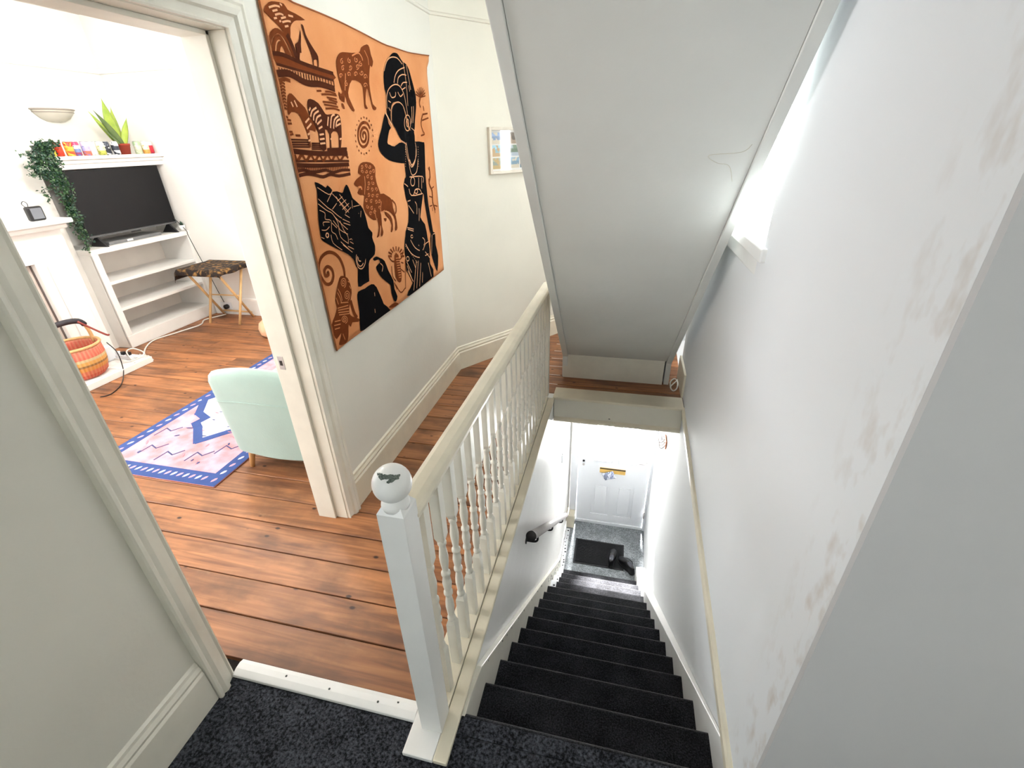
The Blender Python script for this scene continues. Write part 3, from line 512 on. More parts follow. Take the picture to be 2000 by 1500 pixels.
# ================================================================== THE SETTING
XW = -0.84            # hall face of the wall with the tapestry
def xr(y):            # stair face of the right wall (it runs slightly out of square)
    return 0.905 + 0.03 * y
Y0, GO, RI = -0.023, 0.2168, 0.1944     # stair: first nosing, going, rise
ZH = -14 * RI                           # entrance hall floor
CZ = 2.85                               # ceiling

DW0, DW1, DH = -0.08, 0.73, 2.06        # living room doorway
wl0 = -2.6
wall('wall_left', (XW, wl0), (XW, 2.545), 0.145, 0.0, CZ, WALL, [(0.08, 0.80, 0.7, 2.25), (DW0 - 0.025 - wl0, DW1 + 0.025 - wl0, 0.0, DH + 0.025)], 1, 'off-white hall wall with the living room doorway')
wall('wall_angled', (XW, 2.545), (-0.096, 3.572), 0.14, 0.0, CZ, WALLC, (), 1, 'cream angled wall at the end of the passage')
wall('wall_end', (-0.2, 3.62), (1.3, 3.62), 0.15, 0.0, CZ, WALLC, (), 1)
PR0, PR1 = (xr(-0.105), -0.105), (xr(3.77), 3.77)
sc = math.hypot(PR1[0] - PR0[0], 3.875) / 3.875
wall('wall_right', PR0, PR1, 0.20, ZH, 4.6, SCUFF,
     [((1.0 + 0.105) * sc, (1.92 + 0.105) * sc, 1.36, 2.30), ((2.76 + 0.105) * sc, (3.52 + 0.105) * sc, 0.0, 2.05)], -1, 'white stairwell wall with scuff marks')
wall('wall_near', (PR0[0], -0.12), (2.4, -0.12), 0.0145, 0.0, CZ, SHADEW, (), 1, 'wall face at the right edge beside the landing, its shade painted in grey')
wall('wall_back', (XW, -2.6), (2.4, -2.6), 0.15, 0.0, CZ, WALL, (), -1)
wall('wall_landing_side', (2.4, -2.6), (2.4, 0.08), 0.15, 0.0, CZ, WALL, (), -1)
# living room
XF = -4.63
wall('wall_far', (XF, -1.6), (XF, 3.5), 0.15, 0.0, CZ, WALLW, [(0.25, 2.05, 0.65, 2.5)], 1, 'white far wall of the living room')
wall('wall_alcove_side', (XF - 0.15, 3.5), (XW - 0.145, 3.5), 0.15, 0.0, CZ, WALLW, (), 1, 'white side wall of the living room')
wall('wall_window_side', (XF - 0.15, -1.6), (XW - 0.145, -1.6), 0.15, 0.0, CZ, WALLW, [(0.50, 2.16, 0.65, 2.6)], -1)
# a lining gives the living room side of the hall wall the living room's paint
wall('wall_inner', (XW - 0.146, -1.6), (XW - 0.146, 3.5), 0.012, 0.0, CZ, WALLW, [(1.6 + DW0 - 0.025, 1.6 + DW1 + 0.025, 0.0, DH + 0.025)], 1)
struct(B(-4.36, XF, 0.75, 2.42, 0.0, CZ).build('wall_chimney_breast', WALLW), 'white chimney breast')
# stairwell below the landing
struct(B(-0.09, 0.03, -0.03, 3.77, ZH, -0.002).build('wall_stair_left', GLOSSW), 'white wall of the lower stairwell with handrail')
wall('wall_front', (-0.09, 3.772), (1.3, 3.772), 0.2, ZH, -0.03, WALLW, [(0.14, 1.17, ZH, -0.66)], 1)
struct(B(0.03, 1.3, -0.4, -0.25, ZH, -0.03).build('wall_under_landing', WALL))
struct(B(0.03, xr(3.0) + 0.1, 2.235, 3.77, -0.19, -0.032).build('ceiling_entrance', CEIL))

# ceilings
struct(B(XF - 0.15, 0.048, -2.75, 3.8, CZ, CZ + 0.12).build('ceiling', CEIL))
struct(B(0.05, 2.55, -2.75, -0.25, CZ, CZ + 0.12).build('ceiling_landing', CEIL))
struct(B(0.05, 1.3, 3.0, 3.8, CZ, CZ + 0.12).build('ceiling_passage', CEIL))
struct(B(-0.1, 0.05, -0.4, 3.77, CZ + 0.12, 4.6).build('wall_upper_left', WALL))
struct(B(0.05, 1.3, -0.4, -0.25, CZ + 0.12, 4.6).build('wall_upper_back', WALL))
struct(B(0.05, 1.3, 3.62, 3.77, CZ + 0.12, 4.6).build('wall_upper_end', WALL))
struct(B(-0.1, 1.3, -0.4, 3.77, 4.6, 4.7).build('ceiling_upper', CEIL))
# side room glimpsed past the stairs
struct(B(2.6, 2.75, 2.0, 4.2, 0, CZ).build('wall_side_room', WALLW))
struct(B(1.3, 2.6, 3.66, 3.8, 0, CZ).build('wall_side_room_end', WALLW))
struct(B(1.21, 2.6, 2.3, 2.4, 0, CZ).build('wall_side_room_near', WALLW))
struct(B(1.3, 2.75, 2.3, 3.8, CZ, CZ + 0.1).build('ceiling_side_room', CEIL))

# floorboards: each board is a piece of the floor
rnd = random.Random(7)
sub = MB()
sub.box(XF, -0.106, -1.6, 3.62, -0.06, -0.026)
sub.box(-0.106, 2.6, 2.33, 3.62, -0.032, -0.026)
floor = struct(sub.build('floor', DARKGAP), 'worn orange-brown pine floorboards')
PW = 0.1633
for k in range(-9, 23):
    ya, yb = -0.03 + k * PW, -0.03 + (k + 1) * PW
    if yb > 3.62:
        yb = 3.62
    if ya >= 3.6:
        break
    xa = XF
    xend = -0.106 if yb < 2.36 else 2.58
    if k < 0:
        xend = XW - 0.146
    cuts = [xa]
    if k % 2 == 0:
        cuts.append(-3.2 + rnd.uniform(-0.6, 0.5))
    elif k > 5:
        cuts.append(-2.3 + rnd.uniform(-0.4, 0.4))
    if xend > 1:
        cuts.append(-0.5 if k % 2 else -0.9)
    cuts.append(xend)
    for a, b in zip(cuts[:-1], cuts[1:]):
        dz = rnd.uniform(-0.0015, 0.0)
        B(a + 0.0012, b - 0.0012, ya + 0.0030, yb - 0.0030, -0.026, dz).build('plank', WOOD, floor, bevel=0.0018, seg=1)

# landing carpet
mb = MB()
mb.box(XW, 2.4, -2.6, -0.092, -0.03, 0.0)
mb.box(-0.106, 0.898, -0.092, Y0 - 0.012, -0.03, 0.0)
tag(mb.build('landing_carpet', CARPET, bevel=0.006), 'dark charcoal carpet covering the upper landing', 'carpet')
# white threshold strip between carpet and boards
ts = thing('threshold_strip', 'white painted wooden threshold strip between landing carpet and floorboards', 'threshold')
MB().prism([(-0.094, 0.0), (-0.092, 0.012), (-0.070, 0.020), (-0.050, 0.022), (-0.034, 0.016), (-0.032, 0.0)], -0.826, -0.106, 'x').build('strip', GLOSSW, ts, bevel=0.002)
for x in (-0.62, -0.44, -0.25, -0.18):
    MB().lathe([(0.0, 0.0008), (0.004, 0.0008), (0.004, 0.0)], (x, -0.06 + 0.008 * math.sin(x * 30), 0.021), 8).build('nail_hole', CHIP, ts)

# skirting boards
SK = [(0, 0), (0.020, 0), (0.020, 0.150), (0.014, 0.160), (0.017, 0.172), (0.010, 0.186), (0.009, 0.198), (0.0, 0.205)]
struct(sweep_x(SK, DW1 + 0.092, 2.54, XW).build('baseboard_left', GLOSSC), 'moulded cream skirting board under the tapestry')
struct(sweep_x(SK, -2.6, DW0 - 0.088, XW).build('baseboard_near', GLOSS), 'moulded white skirting board beside the landing carpet')
ang = math.atan2(3.572 - 2.545, -0.096 + 0.84)
sk2 = MB().prism([(-o, z) for o, z in SK], 0.0, 1.25, 'x')
sk2.move(XW, 2.545, 0, ang)
struct(sk2.build('baseboard_angled', GLOSSC), 'cream skirting board on the angled wall')
struct(B(-0.1, 1.02, 3.60, 3.62, 0, 0.2).build('baseboard_end', GLOSSC, bevel=0.004))
struct(B(XF + 0.45, XW - 0.16, 3.482, 3.5, 0, 0.2).build('baseboard_living', GLOSSW, bevel=0.004), 'white living room skirting board behind the folding table')
struct(B(xr(2.5) - 0.018, xr(2.5), 2.36, 2.72, 0, 0.19).build('baseboard_passage', GLOSSC, bevel=0.004))
# picture rails
PRP = [(0, 2.428), (0.010, 2.430), (0.013, 2.436), (0.012, 2.442), (0.0, 2.452)]
struct(sweep_x(PRP, -2.6, 2.545, XW).build('trim_picture_rail_left', WALL))
pr_ = MB().prism([(-o, z) for o, z in PRP], 0.0, 1.25, 'x')
pr_.move(XW, 2.545, 0, ang)
struct(pr_.build('trim_picture_rail_angled', WALLC))
struct(B(XF, XF + 0.02, 2.42, 3.5, 2.39, 2.43).build('trim_picture_rail_far', WALLW, bevel=0.004))
struct(B(XF, XW - 0.16, 3.48, 3.5, 2.39, 2.43).build('trim_picture_rail_side', WALLW, bevel=0.004))

# doorway: lining, stop and architraves
dr = thing('door_1', 'white moulded doorway frame opening to the living room', None, kind='structure')
XI = XW - 0.158
mb = MB()
mb.box(XI, XW + 0.002, DW1, DW1 + 0.025, 0, DH); mb.build('jamb_lining', GLOSS, dr, bevel=0.002)
B(XI, XW + 0.002, DW0 - 0.025, DW0, 0, DH).build('jamb_lining', GLOSS, dr, bevel=0.002)
B(XI, XW + 0.002, DW0 - 0.025, DW1 + 0.025, DH, DH + 0.025).build('head_lining', GLOSS, dr, bevel=0.002)
B(XI + 0.0, XW - 0.060, DW1 - 0.014, DW1, 0, DH).build('door_stop', GLOSS, dr, bevel=0.002)
B(XI + 0.0, XW - 0.060, DW0, DW0 + 0.014, 0, DH).build('door_stop', GLOSS, dr, bevel=0.002)
B(XI + 0.0, XW - 0.060, DW0, DW1, DH - 0.014, DH).build('door_stop', GLOSS, dr, bevel=0.002)
AP = [(0.0, 0.0), (0.0, 0.016), (0.005, 0.018), (0.011, 0.013), (0.030, 0.019), (0.036, 0.030), (0.052, 0.034), (0.064, 0.028), (0.070, 0.033), (0.078, 0.033), (0.082, 0.026), (0.082, 0.0)]  # (across, out)
def architrave(xface, sgn, mt):
    z2 = DH + 0.003
    # right leg, left leg, head with mitres
    for s, y in ((1, DW1 + 0.004), (-1, DW0 - 0.004)):
        n = len(AP)
        vs = [(xface + sgn * o, y + s * a, 0.0) for a, o in AP] + [(xface + sgn * o, y + s * a, z2 + a) for a, o in AP]
        MB().add(vs, [tuple(range(n)), tuple(range(n, 2 * n))] + [(i, (i + 1) % n, n + (i + 1) % n, n + i) for i in range(n)]).build('architrave', mt, dr)
    vs = [(xface + sgn * o, DW1 + 0.004 + a, z2 + a) for a, o in AP] + [(xface + sgn * o, DW0 - 0.004 - a, z2 + a) for a, o in AP]
    MB().add(vs, [tuple(range(n)), tuple(range(n, 2 * n))] + [(i, (i + 1) % n, n + (i + 1) % n, n + i) for i in range(n)]).build('architrave', mt, dr)
architrave(XW, 1, GLOSS)
architrave(XI, -1, GLOSSW)
# strike plate on the jamb
sp = B(-0.978, -0.950, DW1 - 0.0155, DW1 - 0.0135, 0.862, 0.925).build('strike_plate', STEEL, dr, bevel=0.002)
B(-0.971, -0.957, DW1 - 0.0162, DW1 - 0.0150, 0.882, 0.905).build('latch_hole', BLACK, sp)

# stair window in the right wall
yc = 1.46
w1 = thing('window_1', 'bright stair window in the white right-hand wall', None, kind='structure')
B(xr(yc) - 0.035, xr(yc) + 0.045, 0.95, 1.97, 1.325, 1.374).build('window_sill', GLOSSW, w1, bevel=0.006)
B(xr(yc) - 0.012, xr(yc) + 0.02, 0.97, 1.95, 1.25, 1.325).build('sill_moulding', GLOSSW, w1, bevel=0.008)
for a, b, c, d in ((1.0, 1.06, 1.36, 2.30), (1.86, 1.92, 1.36, 2.30), (1.06, 1.86, 1.36, 1.39), (1.06, 1.86, 2.27, 2.30), (1.06, 1.86, 1.82, 1.87)):
    B(xr(yc) + 0.045, xr(yc) + 0.10, a, b, c, d).build('window_frame', GLOSSW, w1, bevel=0.004)
B(xr(yc) + 0.055, xr(yc) + 0.061, 1.06, 1.86, 1.39, 1.82).build('pane', FROST, w1)
B(xr(yc) + 0.055, xr(yc) + 0.061, 1.06, 1.86, 1.87, 2.27).build('pane', FROST, w1)
# the living room's and the landing's own windows (behind the viewer)
w2 = thing('window_2', 'wide living room window', None, kind='structure')
for a, b, c, d in ((-4.28, -4.22, 0.65, 2.6), (-2.68, -2.62, 0.65, 2.6), (-4.22, -2.68, 0.65, 0.72), (-4.22, -2.68, 2.53, 2.6)):
    B(a, b, -1.70, -1.64, c, d).build('window_frame', GLOSSW, w2, bevel=0.004)
w3 = thing('window_3', 'landing window', None, kind='structure')
for a, b, c, d in ((-2.52, -2.46, 0.7, 2.25), (-1.86, -1.80, 0.7, 2.25), (-2.46, -1.86, 0.7, 0.76), (-2.46, -1.86, 2.19, 2.25)):
    B(XW - 0.12, XW - 0.06, a, b, c, d).build('window_frame', GLOSSW, w3, bevel=0.004)

# edge of the floor over the stairs: capping, fascia, bottom bead
XB1 = xr(2.2) - 0.004
tr = thing('trim_1', 'cream painted beam edging the floor above the stairs', None, kind='structure')
B(0.030, XB1, 2.165, 2.33, 0.0, 0.021).build('capping', GLOSSC, tr, bevel=0.005)
B(0.036, XB1, 2.200, 2.235, -0.190, 0.0).build('fascia', WALLC, tr)
MB().prism([(2.186, -0.200), (2.180, -0.192), (2.182, -0.178), (2.194, -0.170), (2.2, -0.166), (2.24, -0.166), (2.24, -0.200)], 0.034, XB1, 'x').build('bead', GLOSSC, tr)
B(0.45, 0.462, 2.198, 2.2005, -0.148, -0.142).build('paint_chip', CHIP, tr)
# moulding along the right wall at floor level
n_ = 2
vs = []
for y in (-0.1, 2.19):
    x = xr(y)
    for o, z in ((0, -0.036), (0.014, -0.034), (0.018, -0.02), (0.018, 0.008), (0.012, 0.018), (0, 0.02)):
        vs.append((x - o, y, z))
k = 6
struct(MB().add(vs, [tuple(range(k)), tuple(range(k, 2 * k))] + [(i, (i + 1) % k, k + (i + 1) % k, k + i) for i in range(k)]).build('trim_2', GLOSSC), 'cream moulding along the right stairwell wall')

# ================================================================== LOWER STAIRCASE
st = thing('staircase', 'steep straight staircase in dark charcoal carpet going down to the front door', 'staircase', (0.47, 0, ZH))
def P_(mb, name, m, parent, **kw):
    """build in world coordinates under a parent that has a location"""
    L_ = parent.location if parent.parent is None else Vector((0, 0, 0))
    p = parent
    off = Vector((0, 0, 0))
    while p is not None:
        off += Vector(p.location); p = p.parent
    mb.v = [(v[0] - off.x, v[1] - off.y, v[2] - off.z) for v in mb.v]
    return mb.build(name, m, parent, **kw)
XS0, XS1 = 0.054, 0.895
for k in range(0, 14):
    yn, z = Y0 + k * GO, -k * RI
    yb = yn - GO - 0.020
    pr = [(yb, z), (yn - 0.016, z)]
    for i in range(1, 6):
        a = math.pi / 2 * (1 - i / 5)
        pr.append((yn - 0.016 + 0.016 * math.cos(a), z - 0.016 + 0.016 * math.sin(a)))
    pr += [(yn - 0.001, z - 0.028), (yn - 0.008, z - 0.036), (yn - 0.019, z - 0.040), (yn - 0.020, z - RI), (yb, z - RI)]
    if k == 0:
        pr[0] = (Y0 - 0.013, z); pr[-1] = (Y0 - 0.06, z - RI)
        pr.insert(-1, pr[-1]); pr[-1] = (Y0 - 0.06, z - 0.032); pr.append((Y0 - 0.013, z - 0.032))
        pr = [p for i, p in enumerate(pr) if i == 0 or p != pr[i - 1]]
    P_(MB().prism(pr, XS0, XS1, 'x'), 'step', CARPETS, st)
sl = RI / GO
def string(xa, xb_fn, top, bot):
    ya, yb_ = Y0 - 0.02, Y0 + 13.35 * GO
    ys = [ya, 0.10, yb_]
    zt = lambda y: min(-sl * (y - Y0) + top, 0.0)
    mb = MB(); vs = []
    pts = [(ya, -0.002), (Y0 + 0.06, -0.002)] + [(yy, -sl * (yy - Y0) + top) for yy in (Y0 + top / sl + 0.05, 1.4, yb_)] + [(yb_ + 0.12, ZH + 0.19), (yb_ + 0.12, ZH), (yb_ - 0.1, ZH), (ya, -sl * (ya - Y0) - bot)]
    n = len(pts)
    vs = [(xa, y, z) for y, z in pts] + [(xb_fn(y), y, z) for y, z in pts]
    mb.add(vs, [tuple(range(n)), tuple(range(n, 2 * n))] + [(i, (i + 1) % n, n + (i + 1) % n, n + i) for i in range(n)])
    return mb
ls = P_(string(XS0, lambda y: 0.030, 0.12, 0.25), 'stringer', GLOSS, st, bevel=0.003)
rs = P_(string(XS1, lambda y: xr(y) - 0.001, 0.07, 0.25), 'stringer', GLOSSW, st, bevel=0.003)
# chips knocked out of the paint on the left stringer
rc = random.Random(3)
for i in range(34):
    t = rc.random()
    if i < 12:
        y = 0.15 + 2.0 * t
        z = -sl * (y - Y0) + 0.115 - rc.uniform(0, 0.02)
    else:
        y = 1.95 + 1.0 * t
        z = -sl * (y - Y0) + rc.uniform(-0.02, 0.10)
    s = rc.uniform(0.003, 0.007) if i < 12 else rc.uniform(0.007, 0.017)
    P_(MB().prism([(y + s * math.cos(a) * rc.uniform(.6, 1.2), z + s * math.sin(a) * rc.uniform(.6, 1.2)) for a in (0.2, 1.2, 2.4, 3.5, 4.4, 5.5)], XS0, XS0 + 0.0012, 'x'), 'paint_chip', CHIP, ls)
# paint-splashed white edging beside the lowest steps
STRIPW = mat('edging_white', (232, 234, 238), 0.6, 0.05, 20)
def blob(x0, x1, y0, y1, z, n, par, up_=True):
    for i in range(n):
        x, y, s = rc.uniform(x0, x1), y0 + (y1 - y0) * (i + rc.random() * 0.7) / n, rc.uniform(0.007, 0.014)
        P_(MB().prism([(x + s * math.cos(a) * rc.uniform(.6, 1.2), y + s * math.sin(a) * rc.uniform(.6, 1.2)) for a in (0.2, 1.2, 2.4, 3.5, 4.4, 5.5)], z, z + 0.0012, 'z'), 'dark_splash', CHIP2, par)
CHIP2 = mat('dark_splash', (20, 26, 30), 0.8, 0.3, 60)
for k in range(10, 14):
    yn, z = Y0 + k * GO, -k * RI
    es = P_(B(XS0 + 0.001, XS0 + 0.052, yn - GO - 0.016, yn - 0.002, z, z + 0.004), 'edging_strip', STRIPW, st)
    blob(XS0 + 0.012, XS0 + 0.042, yn - GO, yn - 0.01, z + 0.004, 3, es)
# entrance hall floor
struct(B(0.03, xr(3.77), 2.6, 3.772, ZH - 0.05, ZH).build('floor_entrance', CARPETG), 'grey speckled carpet in the entrance hall')
eb = B(0.030, 0.045, Y0 + 13.9 * GO, 3.60, ZH, ZH + 0.13).build('baseboard_entrance', GLOSSW, bevel=0.003)
struct(eb, 'white skirting board of the entrance hall with dark chips')
es = B(0.046, 0.092, 2.83, 3.60, ZH, ZH + 0.004).build('edging_strip', STRIPW, eb)
blob(0.056, 0.082, 2.86, 3.58, ZH + 0.004, 13, es)
for i in range(9):
    y = 3.03 + 0.06 * i; s = rc.uniform(0.007, 0.014); z = ZH + rc.uniform(0.03, 0.11)
    MB().prism([(y + s * math.cos(a) * rc.uniform(.6, 1.2), z + s * math.sin(a) * rc.uniform(.6, 1.2)) for a in (0.2, 1.2, 2.4, 3.5, 4.4, 5.5)], 0.045, 0.0462, 'x').build('paint_chip', CHIP, eb)
struct(B(0.030, 0.135, 3.62, 3.772, ZH, ZH + 0.20).build('trim_3', GLOSSC, bevel=0.004), 'cream plinth block at the foot of the front door frame')

# handrail on the lower left wall
hr = thing('wall_handrail', 'pale metal wall handrail with dark end cap beside the carpeted stairs', 'handrail', (0.1, 0.92, -0.12))
d_ = Vector((0, 1.86, -1.60)).normalized()
h0, h1 = Vector((0.1, 0.93, -0.135)), Vector((0.1, 2.80, -1.735))
P_(MB().tube([h0, h1], 0.026, 18), 'rail', STEEL, hr)
P_(MB().tube([h0 - d_ * 0.012, h0 + d_ * 0.001], 0.028, 18), 'end_cap', BLACK, hr)
P_(MB().tube([h1, h1 + d_ * 0.012], 0.028, 18), 'end_cap', BLACK, hr)
for t in (0.10, 0.45, 0.85):
    p = h0 + (h1 - h0) * t
    P_(MB().tube(catmull([tuple(p + Vector((0, 0, -0.022))), tuple(p + Vector((0, 0, -0.062))), tuple(p + Vector((-0.02, 0, -0.078))), (0.031, p.y, p.z - 0.078)], False, 4), 0.007, 8), 'bracket', BLACK, hr)
    P_(MB().tube([(0.031, p.y, p.z - 0.078), (0.036, p.y, p.z - 0.078)], 0.022, 12), 'bracket_plate', BLACK, hr)

# ================================================================== FRONT DOOR
fd = thing('door_2', 'white panelled front door with two lit panes and brass letter plate', None, kind='structure')
YD = 3.772
B(0.055, 0.140, YD - 0.03, YD + 0.06, ZH, -0.62).build('door_frame', UPVC, fd, bevel=0.005)
B(0.985, 1.020, YD - 0.03, YD + 0.06, ZH, -0.62).build('door_frame', UPVC, fd, bevel=0.005)
B(0.140, 0.985, YD - 0.03, YD + 0.06, -0.69, -0.62).build('door_frame', UPVC, fd, bevel=0.005)
B(0.140, 0.985, YD - 0.02, YD + 0.06, ZH, ZH + 0.045).build('door_sill', UPVC, fd, bevel=0.004)
zb, zt_ = ZH + 0.045, -0.69
# leaf built as rails and stiles round the recessed panels and panes
rails = [(0.145, 0.325, zb, zt_), (0.835, 0.98, zb, zt_), (0.545, 0.615, zb, zt_), (0.325, 0.545, zb, ZH + 0.16), (0.615, 0.835, zb, ZH + 0.16), (0.325, 0.545, ZH + 0.66, ZH + 1.00), (0.615, 0.835, ZH + 0.66, ZH + 1.00), (0.325, 0.545, -0.86, zt_), (0.615, 0.835, -0.86, zt_)]
mb = MB()
for a, b, c, d in rails:
    mb.box(a, b, YD - 0.005, YD + 0.045, c, d)
mb.build('leaf', UPVC, fd)
for a, b in ((0.325, 0.545), (0.615, 0.835)):
    pn = B(a, b, YD + 0.008, YD + 0.035, ZH + 0.16, ZH + 0.66).build('panel', UPVC, fd)
    B(a + 0.04, b - 0.04, YD - 0.001, YD + 0.008, ZH + 0.20, ZH + 0.62).build('raised_field', UPVC, pn, bevel=0.007)
    gp = B(a + 0.012, b - 0.012, YD + 0.012, YD + 0.022, ZH + 1.012, -0.872).build('pane', OBSC, fd)
    for q in ((a, a + 0.014, ZH + 1.0, -0.86), (b - 0.014, b, ZH + 1.0, -0.86), (a, b, ZH + 1.0, ZH + 1.014), (a, b, -0.874, -0.86)):
        B(q[0], q[1], YD - 0.010, YD + 0.03, q[2], q[3]).build('glazing_bead', UPVC, fd, bevel=0.003)
lp = B(0.405, 0.710, YD - 0.016, YD - 0.004, -1.880, -1.806).build('letter_plate', BRASS, fd, bevel=0.004)
B(0.405, 0.710, YD - 0.019, YD - 0.015, -1.820, -1.806).build('flap_gap', BLACK, lp)
for z in (-1.735, -1.79):
    MB().tube([(0.205, YD - 0.014, z), (0.205, YD - 0.004, z)], 0.014, 14).build('lock', STEEL if z < -1.76 else BLACK, fd)
hd = B(0.925, 0.955, YD - 0.014, YD - 0.004, -1.76, -1.58).build('handle_plate', UPVC, fd, bevel=0.004)
MB().tube([(0.94, YD - 0.012, -1.66), (0.94, YD - 0.05, -1.66)], 0.008, 8).build('handle', STEEL, hd)
MB().tube([(0.944, YD - 0.05, -1.66), (0.85, YD - 0.05, -1.66)], 0.009, 8).build('handle', STEEL, hd)
for z in (ZH + 0.22, ZH + 1.75):
    MB().tube([(0.985, YD - 0.035, z), (0.985, YD - 0.035, z + 0.10)], 0.011, 10).build('hinge', STEEL, fd)

# flyer in the letter plate
fl = MB()
fl.grid(lambda u, v: (0.43 + 0.13 * u + 0.05 * v, YD - 0.03 - 0.02 * math.sin(2.4 * v), -1.853 - 0.085 * v + 0.055 * (u - 0.5)), 6, 6)
fl.f += [tuple(i for i in f[::-1]) for f in []]
flo = fl.build('folded_flyer', band_mat('flyer_print', [(190, 196, 210), (120, 128, 150), (205, 210, 222), (150, 160, 190), (214, 216, 224)], 60, 0.5, 0.0, 'X', 0.43, 0.61, 0.42, (96, 104, 130)))
sm = flo.modifiers.new('solid', 'SOLIDIFY'); sm.thickness = 0.003
tag(flo, 'folded blue-grey flyer poking out of the brass letter plate', 'flyer')

# flush ceiling lamp in the entrance, behind the beam
el = thing('ceiling_lamp', 'round white ceiling lamp in the entrance hall behind the beam', 'lamp', (0.5, 2.62, -0.19))
MB().lathe([(0.0, -0.012), (0.14, -0.012), (0.14, 0.0)], (0, 0, 0), 28).build('base', UPVC, el)
m, t, N, L, P = nt('lamp_glow')
P.inputs['Emission Color'].default_value = (0.92, 0.96, 1, 1); P.inputs['Emission Strength'].default_value = 1
no = N.new('ShaderNodeTexNoise'); mr = N.new('ShaderNodeMapRange'); mr.inputs[3].default_value = 0.85; mr.inputs[4].default_value = 0.95
L.new(no.outputs['Fac'], mr.inputs[0]); L.new(mr.outputs[0], P.inputs['Base Color'])
MB().lathe([(0.13, -0.013), (0.12, -0.04), (0.08, -0.062), (0.0, -0.07)], (0, 0, 0), 28).build('diffuser', m, el)
pl = bpy.data.lights.new('entrance_lamp_light', 'AREA'); pl.shape = 'DISK'; pl.size = 0.26; pl.energy = 2; pl.color = (0.84, 0.91, 1.0)
plo = bpy.data.objects.new('entrance_lamp_light', pl); COL.objects.link(plo); plo.location = (0.5, 2.62, -0.275)

# light switch and coat hooks
ls_ = thing('light_switch', 'small white light switch plate on the lower left stair wall', 'switch')
B(0.0305, 0.040, 2.90, 2.985, -1.15, -1.06).build('plate', UPVC, ls_, bevel=0.003)
B(0.040, 0.046, 2.93, 2.955, -1.12, -1.09).build('rocker', UPVC, ls_, bevel=0.002)
ck = thing('coat_rack', 'small copper coat hook rack high on the right entrance wall', 'coat rack')
COPPER = mat('copper', (198, 128, 92), 0.35, 0.1, 20, metal=0.7)
X_ = xr(2.9) - 0.003
B(X_ - 0.012, X_, 2.83, 2.96, -0.80, -0.72).build('board', COPPER, ck, bevel=0.004)
for y in (2.85, 2.895, 2.94):
    MB().tube(catmull([(X_ - 0.01, y, -0.765), (X_ - 0.03, y, -0.80), (X_ - 0.055, y, -0.80), (X_ - 0.065, y, -0.76)], False, 4), 0.005, 8).build('hook', STEEL, ck)
    MB().tube(catmull([(X_ - 0.01, y, -0.735), (X_ - 0.04, y, -0.73), (X_ - 0.05, y, -0.70)], False, 4), 0.004, 8).build('hook', STEEL, ck)

# doormat and shoes
mt = thing('doormat', 'dark navy ribbed doormat on the grey entrance carpet', 'doormat', (0.48, 3.25, ZH))
MATC = mat('navy_mat', (13, 14, 19), 1.0, 0.3, 90, 0.5, 120)
MATE = mat('mat_edge', (18, 19, 24), 0.8, 0.2, 30)
P_(B(0.185, 0.772, 3.065, 3.455, ZH, ZH + 0.008), 'mat_border', MATE, mt, bevel=0.003)
P_(B(0.205, 0.752, 3.085, 3.435, ZH + 0.008, ZH + 0.013), 'mat_pile', MATC, mt, bevel=0.002)
for i in range(26):
    y = 3.095 + i * 0.0132
    P_(B(0.210, 0.747, y, y + 0.006, ZH + 0.013, ZH + 0.0155), 'rib', MATC, mt)
LEATH = mat('black_leather', (9, 9, 11), 0.3, 0.2, 12, 0.05, 80)
SOLE = mat('rubber_sole', (12, 12, 13), 0.6, 0.2, 20)
LINING = mat('shoe_lining', (70, 72, 80), 0.8, 0.2, 20)
def shoe(label, loc, rz):
    s = thing('shoe', label, 'shoe', loc, 'shoes on the doormat')
    s.rotation_euler.z = rz
    def outl(t):      # half width and centre shift along the length t in 0..1 (heel to toe)
        w = 0.033 + 0.013 * math.sin(math.pi * min(1, max(0, (t - 0.25) / 0.75))) - 0.004 * math.sin(math.pi * t * 2)
        e = min(1, t / 0.12, (1 - t) / 0.14)
        return w * math.sqrt(max(0.02, 1 - (1 - e) ** 2))
    def hgt(t):
        return 0.072 * (1 - t) ** 0.6 + 0.040 if t < 0.45 else 0.112 * max(0.0, 1 - ((t - 0.45) / 0.75)) ** 1.2 * 0.8 + 0.022
    mb = MB(); n, kk = 20, 14
    mb.grid(lambda u, v: (outl(u) * math.cos(math.pi * v), 0.27 * u - 0.135, 0.018 + (hgt(u) - 0.018) * math.sin(math.pi * v) ** 0.6), n, kk)
    mb.build('upper', LEATH, s)
    o = [(outl(u / 20) * 1.08, 0.272 * u / 20 - 0.136) for u in range(21)]
    poly = o + [(-x, y) for x, y in o[::-1]]
    MB().prism(poly, 0.0, 0.020, 'z').build('sole', SOLE, s)
    MB().lathe([(0.0, 0.0), (0.9, 0.001), (1.0, 0.006), (0.95, 0.010)], (0, -0.065, 0.092), 16, 0.026, 0.05).build('opening', LINING, s)
    for i in range(3):
        MB().tube([(-0.018, 0.005 + i * 0.018, 0.088 - i * 0.012), (0, 0.007 + i * 0.018, 0.096 - i * 0.012), (0.018, 0.005 + i * 0.018, 0.088 - i * 0.012)], 0.0025, 6).build('lace', SOLE, s)
    return s
shoe('black leather shoe standing on the right end of the doormat', (0.635, 3.195, ZH + 0.0155), math.radians(-8))
shoe('black leather shoe half off the doormat beside the stair foot', (0.800, 3.120, ZH + 0.0155), math.radians(38))
sc_ = MB().tube(catmull([(0.775, 3.26, ZH + 0.006), (0.83, 3.25, ZH + 0.006), (0.875, 3.20, ZH + 0.006), (0.855, 3.12, ZH + 0.006)], False, 5), 0.0045, 6).build('umbrella_strap', BLACK)
tag(sc_, 'thin black strap lying on the grey carpet beside the shoes', 'strap')

